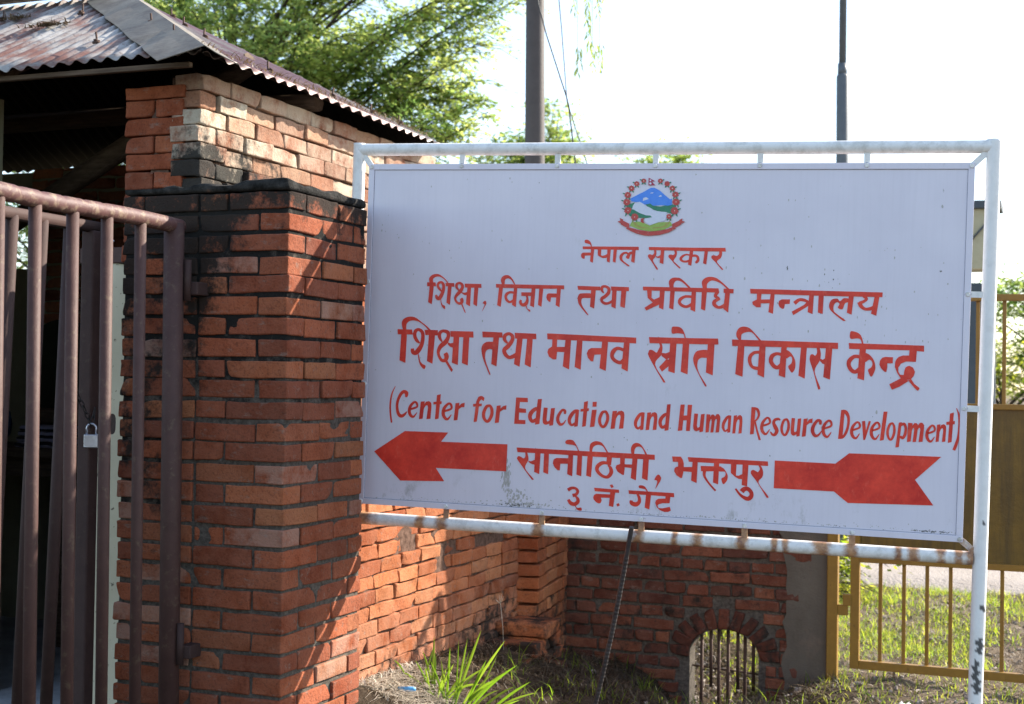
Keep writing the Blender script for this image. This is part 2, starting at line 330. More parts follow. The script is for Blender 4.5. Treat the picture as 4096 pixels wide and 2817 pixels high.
# ================================================================== GROUND
def gz(x, y):
    x = np.asarray(x, float); y = np.asarray(y, float)
    s = 1/(1+np.exp((y-6.7)/.22)); s2 = 1/(1+np.exp(-(x+2.75)/.05))
    z = -.10 + .20*np.exp(-((x+2.6)/.30)**2)*s*s2 + .12*np.exp(-((x+2.5)/.75)**2)*s*s2
    z = z - .42*np.exp(-((x+1.71)/.30)**2)*np.exp(-((y-7.7)/.85)**2)
    z = z + .025*np.sin(x*3.1+1)*np.sin(y*2.3) + .012*np.sin(x*9.7)*np.sin(y*8.1+.5)
    return z
def grid_mesh(name, xs, ys, zf, mat):
    X, Y = np.meshgrid(xs, ys, indexing='ij'); Z = zf(X, Y); n, m = X.shape
    V = np.stack([X.ravel(), Y.ravel(), Z.ravel()], 1); i, j = np.meshgrid(np.arange(n-1), np.arange(m-1), indexing='ij'); a = (i*m+j).ravel()
    return link(name, npmesh(name, V, np.stack([a, a+m, a+m+1, a+1], 1), None, True), mat)
xs = np.concatenate([np.linspace(-400, -12, 12), np.linspace(-10, -4, 13), np.linspace(-3.9, 1.5, 110), np.linspace(2, 12, 11), np.linspace(20, 400, 10)])
ys = np.concatenate([np.linspace(-200, -4, 8), np.linspace(-3, 3, 13), np.linspace(3.1, 10.9, 150), np.linspace(11.2, 30, 30), np.linspace(40, 900, 14)])
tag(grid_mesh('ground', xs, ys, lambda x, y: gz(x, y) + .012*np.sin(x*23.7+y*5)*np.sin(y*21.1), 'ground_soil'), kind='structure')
def rz(x, y): return -.055 + .015*np.sin(x*1.3)*np.sin(y*.9)
o = grid_mesh('road', np.linspace(-30, 30, 90), np.concatenate([[11.0], np.linspace(11.3, 17.5, 24)]), lambda x, y: rz(x, y) - (y < 11.1)*.09, 'dusty_road'); tag(o, kind='structure')
# ================================================================== BRICK PIER
XP, YC, PC = -2.467, 4.19, .0715
def core(name, lo, hi, mat, parent, soot=None, k=(10, 8, 26), amp=.003):
    S, E, Fs = brick_template(*k); lo, hi = np.array(lo, float), np.array(hi, float); h = (hi-lo)/2
    p = (lo+hi)/2 + S*(h-.004) + E*.004
    for wl_ in (.22, .08, .04):
        kv = RNG.normal(size=3); kv /= np.linalg.norm(kv); p = p + E*(amp*np.sin(p @ kv*2*math.pi/wl_ + 1))[:, None]
    T = np.zeros((len(p), 4))
    if soot: T[:, 3] = [soot(q) for q in p]
    o = link(name, npmesh(name, p, Fs, T, True), mat, parent); return o
def pier_stain(P):
    x, y, z = P[:, 0], P[:, 1], P[:, 2]; front = y < YC+.10; q = np.where(front, x, y*1.3)
    cl = .5 + .5*np.sin(31*q+1.3)*np.sin(13*q+.4); left = np.where(front, np.clip((-2.58-x)/.20, 0, 1), 0)
    reach = .10 + .13*cl + left*(.40 + .30*cl)
    st = np.clip(.98 - (2.06-z)/reach*.72, 0, .86)
    return np.maximum(st, np.where(front & (x < -2.93), .50*np.clip((z-.7)/.3, 0, 1), 0))
def mortar_stain(c):
    P = np.array([c]); return max(float(pier_stain(P)[0]), .66*float(np.clip((c[2]-.95)/.6, 0, 1)))
pier = thing('brick_pier', 'soot-blackened red brick gate pier between the maroon gate and the white sign', 'brick pier', (-2.8, 4.47, 0))
B = Bricks(); J = .011
pt = lambda c: tint(.48, .22, .10 + .4*(RNG.random() < .15), 0)
for i in range(29):
    z = -.03 + i*PC + RNG.normal(0, .0015); hz = PC - .012
    A = i % 2 == 0
    if A:
        run(B, (XP, YC, 0), (-1, 0, 0), (0, -1, 0), [.232, .112, .215, .085], z, hz, .112, J, pt, .0025, 1.0, .004, .007)
        run(B, (XP, YC+.112+J, 0), (0, 1, 0), (1, 0, 0), [.222, .215], z, hz, .112, J, pt, .0025, 1.0, .004, .007)
    else:
        run(B, (XP, YC, 0), (0, 1, 0), (1, 0, 0), [.232, .222, .095], z, hz, .112, J, pt, .0025, 1.0, .004, .007)
        run(B, (XP-.112-J, YC, 0), (-1, 0, 0), (0, -1, 0), [.23, .228, .068], z, hz, .112, J, pt, .0025, 1.0, .004, .007)
    run(B, (-3.141, YC+.125, 0), (0, 1, 0), (-1, 0, 0), [.2, .225], z, hz, .112, J, pt, .0025, 1.0, .004, .007)
    run(B, (XP-.125, 4.762, 0), (-1, 0, 0), (0, 1, 0), [.2, .22], z, hz, .10, J, pt, .003)
B.build('brickwork', 'red_brick', pier, pier_stain)
core('mortar', (-3.133, 4.1975, -.1), (-2.4740, 4.754, 2.035), 'mortar', pier, mortar_stain, (12, 10, 40), .0012)
S_, E_, F_ = brick_template(14, 12, 1); h = np.array([.335, .288, .016]); p = np.array([-2.805, 4.475, 2.055]) + S_*(h-.012) + E_*.012
up = E_[:, 2] > .3; p[:, 2] += up*(.010*np.sin(p[:, 0]*17+1)*np.sin(p[:, 1]*14) + .006*np.sin(p[:, 0]*41)*np.sin(p[:, 1]*37)) - up*(p[:, 0] < -2.87)*.014
link('cement_cap', npmesh('cement_cap', p, F_, None, True), 'cement_cap', pier)
# ================================================================== LOWER BOUNDARY WALL along the depth
XW = -2.587
wall = thing('brick_boundary_wall', 'sunlit orange brick boundary wall running back from the pier behind the sign', 'brick wall', (XW, 6.1, 0))
B = Bricks()
def wdark(c): return .50*float(np.clip((.46-c[2])/.3, 0, 1)) + .25*float(np.clip((c[1]-5.9)/.5, 0, 1))*(c[2] < .7)  # dirty towards the foot, darker low down towards the corner
for i in range(31):
    z = -.10 + i*.0605; y = 4.79 + RNG.uniform(-.01, .01); ls = [RNG.uniform(.06, .17)]; tot = ls[0]
    while tot < 2.62: L = RNG.normal(.196, .012); ls.append(L); tot += L+.008
    run(B, (XW, y, 0), (0, 1, 0), (1, 0, 0), ls, z, .0605-.0065, .11, .006, lambda c: tint(.5, .3, .12 + .3*np.clip((.55-c[2])/.4, 0, 1), wdark(c)), .0032, 1.8, .0032, .007, None, .08)
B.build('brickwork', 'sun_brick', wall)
core('mortar', (-2.72, 4.78, -.15), (XW-.014, 7.45, 1.77), 'dry_mortar', wall, None, (4, 30, 20), .002)
B = Bricks()
for i in range(27):
    z = -.1 + i*.066; ls = [.225, .225, .2] if i % 2 else [.112, .225, .225, .08]
    run(B, (XW+.105+RNG.normal(0, .003), 6.70+RNG.normal(0, .006), 0), (-.1235, .9923, 0), (.9923, .1235, 0), ls, z, .066-.009, .118, .008, lambda c: tint(.45, .25, .08, .16 + .3*(c[2] < .30)), .004, 1.6, .004, .007)
for z0, n in ((-.02, 4), (.045, 4), (.11, 3), (.175, 2)):
    run(B, (XW+.27-.02*RNG.random()-z0*.25, 6.70-n*.135, 0), (0, 1, 0), (1, 0, 0), [.13]*n, z0, .058, .26, .008, lambda c: tint(.3, .25, .05, .62), .012, 2.5, .006, .04)
B.build('corner_buttress', 'sun_brick', wall)
# ================================================================== BACK WALL with arch and grille
YB = 7.447; AXC, AZS, AA, AB = -1.708, -.03, .185, .138
bw = thing('arched_brick_wall', 'shaded brick wall with a small arched opening and grey plastered end', 'brick wall', (-1.9, 7.53, 0))
B = Bricks()
def hole(z, pad):
    if z < AZS: return AA + pad*.35
    q = 1-((z-AZS)/(AB+pad))**2
    return (AA+pad)*math.sqrt(q) if q > 0 else 0
for i in range(38):
    z = -.38 + i*.0667; hz = .0667-.015; w = max(hole(z, .118), hole(z+hz, .118)); L0 = .225 if i % 2 else .108
    segs = [(-2.62, -1.25)] if w == 0 else [(-2.62, AXC-w), (AXC+w, -1.25)]
    for a_, b_ in segs:
        ls = []; tot = 0; first = RNG.uniform(.5, 1)
        while tot < b_-a_-.03:
            L = L0*(first if not ls else RNG.normal(1, .05)); L = min(L, b_-a_-tot); ls.append(max(L, .03)); tot += L+.013
        run(B, (a_, YB, 0), (1, 0, 0), (0, -1, 0), ls, z, hz, .11, .013, lambda c: tint(.25, .28, .10, .22 + .15*(RNG.random() < .4)), .004, 1.8, .004, .010)
for k in range(11):
    th = math.radians(4 + k*172/10); d = Vector((math.cos(th), 0, math.sin(th))); c = Vector((AXC + (AA+.056)*math.cos(th), YB+.05, AZS + (AB+.056)*math.sin(th)))
    B.add(tuple(c), tuple(d), (0, -1, 0), (.053, .055, .027), tint(.06, .15, .05, .42), .014, 1.8, .005)
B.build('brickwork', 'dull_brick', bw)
def archpoly(x0, x1, z0, z1, y):
    P = [(x0, y, z1), (x0, y, z0), (AXC-AA, y, z0)]
    P += [(AXC - AA*math.cos(t), y, AZS + AB*math.sin(t)) for t in np.linspace(0, math.pi, 17)]
    return P + [(AXC+AA, y, z0), (x1, y, z0), (x1, y, z1)]
m = MB(); m.prism(archpoly(-2.62, -1.19, -.6, 2.17, YB+.014), None, (0, .12, 0)); m.build('mortar', 'mortar', bw)
P = [(-1.17, 0, 2.24), (-1.17, 0, -.5), (-1.42, 0, -.5)]; z = -.45
while z < 2.2: P.append((-1.40 + .035*random.random()*(1 if random.random() < .7 else -.8), 0, z)); z += random.uniform(.03, .09)
P.append((-1.41, 0, 2.24)); m = MB(); m.prism([(a, YB-.008, c) for a, b_, c in P], None, (0, .035, 0)); m.box((-1.30, YB+.03, -.5), (-1.172, YB+.22, 2.235)); m.build('plastered_end', 'grey_plaster', bw)
gr = MB(); hx = [-1.839, -1.789, -1.746, -1.696, -1.644, -1.605, -1.561]
for i, x in enumerate(hx):
    zt = AZS + AB*math.sqrt(max(.05, 1-((x-AXC)/AA)**2)) + .02; g1 = MB(); g1.tube([(x, YB+.06, zt), (x+.002, YB+.062, -.21 if i in (1, 4, 6) else -.55)], .0095, 8); g1.build('grille_bar', 'rust_iron', bw)
g1 = MB(); g1.tube([(-1.9, YB+.075, -.105), (-1.51, YB+.075, -.125)], .005, 6); g1.build('grille_bar', 'rust_iron', bw)
# ================================================================== YELLOW GATE
yg = thing('yellow_gate', 'mustard yellow metal gate of square bars with a solid middle sheet', 'gate', (-.3, YB, -.03))
def part(fn, name, mat, parent): m = MB(); fn(m); return m.build(name, mat, parent)
part(lambda m: m.box((-1.166, YB-.035, -.3), (-1.112, YB+.02, 2.1), 0, .004), 'gate_post', 'yellow_paint', yg)
def fr(m):
    m.box((-1.050, YB-.02, -.033), (-1.005, YB+.02, 1.872), 0, .003); m.box((.52, YB-.02, -.033), (.565, YB+.02, 1.872), 0, .003)
    m.box((-1.005, YB-.019, 1.838), (.52, YB+.019, 1.872), 0, .003); m.box((-1.005, YB-.019, -.033), (.52, YB+.019, .010), 0, .003)
    m.box((-1.005, YB-.017, 1.300), (.52, YB+.017, 1.328), 0, .003); m.box((-1.005, YB-.017, .508), (.52, YB+.017, .540), 0, .003)
part(fr, 'gate_frame', 'yellow_paint', yg)
part(lambda m: m.box((-1.008, YB+.004, .538), (.522, YB+.008, 1.302)), 'sheet_panel', 'yellow_sheet', yg)
for x in (-.904, -.788, -.675, -.562, -.443, -.318, -.205, -.09, .03, .15, .27, .39):
    part(lambda m: m.box((x-.0095, YB+.0095, .008), (x+.0095, YB+.0185, 1.840), 0, .002), 'gate_bar', 'yellow_paint', yg)
part(lambda m: (m.box((-1.112, YB-.03, .235), (-1.06, YB-.018, .29), 0, .003), m.box((-1.085, YB-.034, .285), (-1.045, YB-.02, .345), 0, .003)), 'latch', 'yellow_paint', yg)
# ================================================================== GUARDHOUSE
XG, YG = -3.07, 4.55
gh = thing('guardhouse', 'small old brick guardhouse with a rusty corrugated hip roof', 'guardhouse', (-4.6, 5.5, 0))
B = Bricks()
for i in range(10):
    z = 1.842 + i*.069; hz = .069-.006
    if i == 9: hz = .05
    if i % 2 == 0: run(B, (-3.412, YG, 0), (1, 0, 0), (0, -1, 0), [.128, .122], z, hz, .11, .012, lambda c: tint(.45, .2, .08), .003, 1.1, .005, .008)
    else: run(B, (-3.410, YG, 0), (1, 0, 0), (0, -1, 0), [.262], z, hz, .11, .01, lambda c: tint(.45, .2, .05), .003, 1.1, .005, .008)
B.build('front_brick_column', 'red_brick', gh)
B = Bricks()
def gsoot(c):
    d = math.hypot((c[1]-4.70)/.34, (c[2]-2.08)/.15); return np.clip(1.35-d*.62, 0, 1)
for i in range(20):
    z = 1.235 + i*.066; ls = [RNG.uniform(.16, .2) if i % 2 else RNG.uniform(.10, .12)]; tot = ls[0]
    while tot < 1.9: L = RNG.normal(.205, .014); ls.append(L); tot += L+.006
    run(B, (XG+.004, 4.545+RNG.uniform(-.025, .03), 0), (0, 1, 0), (1, 0, 0), ls, z, .066-.004, .13, .006, lambda c: tint(.5, .4, RNG.uniform(.05, 1.0), gsoot(c)), .0065, 1.4, .0045, .010)
B.build('side_brick_wall', 'old_brick', gh)
m = MB(); m.box((-3.22, 4.58, -.1), (XG-.02, 6.45, 2.545)); m.box((-3.30, 4.565, -.1), (-3.22, 4.70, 2.46)); m.build('wall_core', 'dry_mortar', gh)
# cream jamb and maroon lintel of the doorway
core('door_jamb', (-3.62, 4.60, -.1), (-3.30, 4.74, 1.836), 'cream_plaster', gh, None, (6, 3, 20), .004)
part(lambda m: m.box((-3.64, 4.585, 1.838), (-3.225, 4.75, 1.900), 0, .004), 'door_lintel', 'maroon_paint', gh)
# rear wall with window, left wall, floor
B = Bricks()
for i in range(24):
    z = .94 + i*.067; x = -5.385 + (0 if i % 2 else -.0); ls = []; tot = 0
    while tot < 2.05: L = RNG.normal(.215, .01); ls.append(L if ls or i % 2 else L*.5); tot += ls[-1]+.01
    run(B, (x, 6.35, 0), (1, 0, 0), (0, -1, 0), ls, z, .057, .11, .01, lambda c: tint(.6, .3, .2, 0), .008, 2, .01, .015)
B.build('rear_brick_wall', 'red_brick', gh)
m = MB(); m.box((-6.3, 6.34, -.1), (-3.22, 6.55, .935)); m.box((-6.3, 6.365, .935), (-5.75, 6.55, 2.52)); m.box((-5.75, 6.365, .935), (-5.385, 6.55, 1.985)); m.box((-5.75, 6.365, 2.40), (-5.385, 6.55, 2.52)); m.box((-5.384, 6.365, .936), (-3.222, 6.55, 2.52)); m.box((-6.45, 4.6, -.1), (-6.3, 6.55, 2.52)); m.box((-6.3, 4.6, -.1), (-4.15, 4.72, 2.54)); m.build('plaster_wall', 'dim_plaster', gh)  # last box is an unseen front wall, added to darken the interior
m = MB(); m.box((-6.3, 4.5, -.12), (-3.225, 6.34, .06)); m.box((-4.15, 4.46, .06), (-3.64, 5.0, .085), 0, .008); m.build('floor_slab', 'concrete', gh)
# roof: hip roof of corrugated sheet
EX, EY, EZ, RX, RY, RZ = -2.935, 4.36, 2.575, -4.147, 5.49, 3.181
LXE, LXR, BY = -6.6, -5.39, 6.54
def slope_sheet(name, A0, A1, R0_, R1_, lam=.070, amp=.0085, mt='roof_sheet'):
    """eave A0->A1, ridge R0_->R1_; corrugations run up the slope"""
    A0, A1, R0_, R1_ = [np.array(v, float) for v in (A0, A1, R0_, R1_)]
    e = A1-A0; L = np.linalg.norm(e); e /= L; up = R0_-A0; up -= e*(up @ e); Hs = np.linalg.norm(up); up /= Hs; n = np.cross(e, up); n = n if n[2] > 0 else -n
    a0, a1 = (R0_-A0) @ e, (R1_-A0) @ e; xs_ = np.arange(0, L+.001, lam/8); V = []; nt = 7
    for x in xs_:
        tm = 1.0
        if x < a0: tm = x/a0 if a0 > 0 else 1
        elif x > a1: tm = (L-x)/(L-a1) if L > a1 else 1
        w = amp*math.sin(2*math.pi*x/lam) + .004*math.sin(x*2.1)
        e0 = .012*math.sin(x*5.3) + .007*(int(x/.76) % 2)
        for t in np.linspace(0, 1, nt): V.append(A0 + e*x + up*(Hs*max(tm, .002)*t - e0*(1-t)) + n*(w + .010*math.sin(t*9+x)*t*(1-t)))
    V = np.array(V); m_ = len(xs_); i, j = np.meshgrid(np.arange(m_-1), np.arange(nt-1), indexing='ij'); a = (i*nt+j).ravel()
    Q = np.stack([a, a+nt, a+nt+1, a+1], 1); q0 = Q[len(Q)//2]
    if np.cross(V[q0[1]]-V[q0[0]], V[q0[3]]-V[q0[0]])[2] < 0: Q = Q[:, ::-1]
    me = npmesh(name, V, Q, None, True); o = link(name, me, [mt, 'roof_underside'], gh)
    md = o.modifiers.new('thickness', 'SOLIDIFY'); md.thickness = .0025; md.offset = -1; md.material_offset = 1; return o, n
E1, E2, E3, E4 = (EX, EY, EZ), (EX, BY, EZ), (LXE, BY, EZ), (LXE, EY, EZ); K1, K2 = (RX, RY, RZ), (LXR, RY, RZ)
roof, NF = slope_sheet('roof', E4, E1, K2, K1); roofr, NR = slope_sheet('roof', E1, E2, K1, K1, .090, .0085, 'maroon_sheet'); slope_sheet('roof', E2, E3, K1, K2); slope_sheet('roof', E3, E4, K2, K2)
NF, NR = Vector(NF), Vector(NR); E1v, K1v = Vector(E1), Vector(K1)
def hipcap(name, A, Bv, n1, n2, w1, w2):
    m = MB(); d = (Bv-A); s1 = n1.cross(d).normalized(); s2 = n2.cross(d).normalized()
    if s1.dot(Vector((-1, 0, 0))) < 0: s1 = -s1
    if s2.dot(Vector((0, 1, 0))) < 0: s2 = -s2
    V = []; N_ = 15
    for i in range(N_):
        t = i/(N_-1); p = A + d*t; wob = .006*math.sin(t*23)+.004*math.sin(t*51)
        V += [p + s1*(w1+wob) + n1*(.012+wob*.6), p + s1*w1*.3 + n1*.020, p + (n1+n2)*.014, p + s2*w2*.3 + n2*.018, p + s2*(w2-wob) + n2*.012]
    m.add(V, [[i*5+j, i*5+j+1, i*5+j+6, i*5+j+5] for i in range(N_-1) for j in range(4)], 0, False)
    o = m.build(name, 'cap_sheet', roof, False); md = o.modifiers.new('thickness', 'SOLIDIFY'); md.thickness = .003; return o
hipcap('hip_cap', E1v + Vector((.015, -.02, -.006)), K1v, NF, NR, .17, .13)
part(lambda m: m.box((LXR-.1, RY-.14, RZ-.035), (RX+.0, RY+.0, RZ+.0), 0, .004, Matrix.Translation((0, 0, .045))), 'ridge_board', 'grey_wood', roof)
for q, nn in [((-4.095, 5.134, 2.99), NF), ((-3.591, 4.599, 2.703), NF), ((-3.502, 4.826, 2.825), NF), ((-3.238, 4.607, 2.708), NF), ((-4.555, 5.159, 3.003), NF), ((-3.627, 5.237, 2.921), NR), ((-3.877, 5.502, 3.046), NR), ((-3.455, 5.137, 2.835), NR), ((-3.08, 5.05, 2.648), NR), ((-3.06, 5.55, 2.638), NR), ((-3.07, 5.95, 2.642), NR), ((-3.07, 6.25, 2.642), NR)]:
    q = Vector(q); ln = Vector((random.uniform(-.12, .12), random.uniform(-.12, .12), 1)).normalized()
    part(lambda m: (m.tube([q - nn*.01, q + ln*.052], .0042, 8), m.tube([q + nn*.008, q + nn*.016], .016, 10), m.tube([q + nn*.015, q+nn*.024], .009, 6)), 'roof_bolt', 'rust_iron', roof)
part(lambda m: m.box((-6.4, 4.395, 2.536), (-3.02, 4.42, 2.556), 0, .004), 'eave_board', 'wood', gh)
part(lambda m: m.tube([(-6.2, 5.5, 2.60), (-3.1, 5.5, 2.62)], .045, 8), 'roof_beam', 'wood', gh)
part(lambda m: m.tube([(-4.75, 5.35, 2.05), (-3.35, 5.35, 2.78)], .05, 8), 'roof_strut', 'wood', gh)
part(lambda m: m.tube([(-4.35, 6.25, .9), (-4.35, 6.25, 2.75)], .035, 8), 'roof_strut', 'wood', gh)
for x in (-5.6, -4.8, -4.0): part(lambda m: m.tube([(x, 4.45, 2.56), (x, 5.45, 3.08)], .03, 8), 'rafter', 'wood', gh)
# things inside the guardhouse
tb = thing('wooden_table', 'rough wooden table in the dark guardhouse doorway', 'table', (-5.2, 5.95, .06))
part(lambda m: m.box((-5.9, 5.72, .985), (-4.55, 6.25, 1.03), 0, .004), 'table_top', 'wood', tb); part(lambda m: m.box((-5.85, 5.76, .89), (-4.6, 5.79, .985)), 'apron', 'wood', tb)
for x in (-5.82, -4.62):
    for y in (5.77, 6.2): part(lambda m: m.box((x-.03, y-.03, .06), (x+.03, y+.03, .984)), 'leg', 'wood', tb)
m = MB()
for i in range(4): m.box((-4.99+.01*i, 5.80, 1.031+i*.028), (-4.70-.008*i, 6.1, 1.057+i*.028), 0, .011)
tag(m.build('folded_cloth', 'striped_cloth'), 'folded black and white striped cloth on the guardhouse table', 'cloth')
m = MB(); m.tube([(-5.04, 5.98, 1.185), (-4.68, 5.98, 1.178)], .045, 14); tag(m.build('rolled_mat', 'wood'), 'brown rolled mat lying on the striped cloth', 'mat')
m = MB(); m.ball((-5.27, 5.98, 1.14), .11, 0, (.9, .7, 1.05)); m.tube([(-5.30, 5.98, 1.24), (-5.27, 5.98, 1.30), (-5.23, 5.98, 1.24)], .008, 6); tag(m.build('bag', 'blue_cloth'), 'dark blue bag on the table behind the gate bars', 'bag')
m = MB(); pr = [(-5.32 + .44*i/12, 6.33, 1.5 + .2*math.sqrt(max(0, 1-((i-6)/6)**2))) for i in range(13)]; m.prism([(-5.32, 6.33, 1.07)] + pr + [(-4.88, 6.33, 1.07)], None, (0, -.05, 0)); tag(m.build('tarpaulin', 'green_vinyl'), 'dark green round-topped tarpaulin hung inside the guardhouse', 'tarpaulin')
# ---- lettering outlines in panel millimetres (right, down), traced by hand: S/P outlines, R brush strokes with width
TEXT = {}
TEXT['a'] = 'P0845.8,304.2,1054.1,302.8,1055,315.2,846.6,314.4;S0853.1,281.9,859.2,279.2,867.2,281.2,875.5,288.9,880.4,302.4,880.5,305.8,878.1,305.9,873,297.3,863.6,293.5,854.2,291.3;P0877.5,312.4,889.5,312.2,886,363.9,875.2,358.8;P0840.5,340.3,841.3,332.5,844.6,328.5,849.9,326.9,879.3,326.2,878.8,337.1,855.6,338.3,854.1,349.3,850.6,349.8,843.8,346.3;P0902.8,312.6,916.1,312.9,915.4,334.8,919.5,337.9,931.3,335.1,940.4,329.2,939.5,343.3,931.6,345.5,923.7,346.1,915.7,343.6,903.5,336;P0938.6,312.9,951.3,313.2,948.6,362.6,937.9,357.9;P0961.9,313.1,974.3,313.4,970.5,362.3,960.1,358;S0984.4,342.1,988,331.7,997,323.8,1010.1,321.5,1016,325.6,1023.2,321.3,1033.7,321.9,1032.6,328.4,1024.9,332.4,1019.3,347.3,1008.1,342.3,1013,331.3,1005.1,328.8,997.4,335.4,995.1,345.8,1000.6,356.1,1021.6,371.3,1018.3,374.7,1003.5,365.1,988.7,353.7;P01030.8,312.9,1043.4,313.3,1040.7,361.9,1028.2,357;P01091.5,303.1,1243.3,303.7,1368.3,302.8,1369.9,316,1243.7,315.7,1092.3,314.2;S01111.4,314.4,1117.6,314.3,1120.1,327.2,1115.3,340.1,1108.4,353.1,1126.9,381.2,1124.9,384.8,1121.8,383.3,1102.7,355.3,1091.3,341.8,1089.6,336.7,1091.5,330.7,1098,329.6,1105.9,332,1111.7,324.7;P01117.2,335,1125.6,337.4,1138.3,329.5,1138.1,340.3,1128.3,343,1119.2,340.1;P01136,314.6,1148.2,314.4,1146.6,364.1,1133,360;S01184.4,313.9,1192.7,314.3,1194.6,326.1,1191.6,337.7,1183.5,351.5,1193.6,362.1,1209,375.9,1206.5,379.3,1202.3,377.3,1185.9,362.2,1177.8,352.6,1165.9,340.7,1163.9,335.6,1166.8,330.4,1174.6,329.5,1181.1,330.9,1186.8,325;P01241.1,313.9,1253.4,313.8,1247.9,368.9,1235.9,365.2;R01244.2,331.8,6.2,1228.7,328.7,5.7,1214.7,335.6,8.7,1209.1,345.2,9.8,1216.5,352.7,7.7,1229.4,353.8,7.7,1243.4,349.8,10.3;R01250.6,332.5,8.7,1264.7,332.8,8.7,1271.4,340.4,9.2,1270.4,351.1,10.7,1262.4,357.9,7.7;P01294.4,315,1306.4,314.8,1301.9,363.4,1290.1,359.5;S01347.1,314.3,1355.4,314.2,1356.8,326.4,1352.9,339.1,1339.8,353.4,1361.6,377.7,1360.5,381.3,1356.6,379.8,1334.3,354.7,1321.2,342.2,1319,335.8,1322.1,330.7,1329.7,329.8,1338.7,331.7,1346.1,325.2'
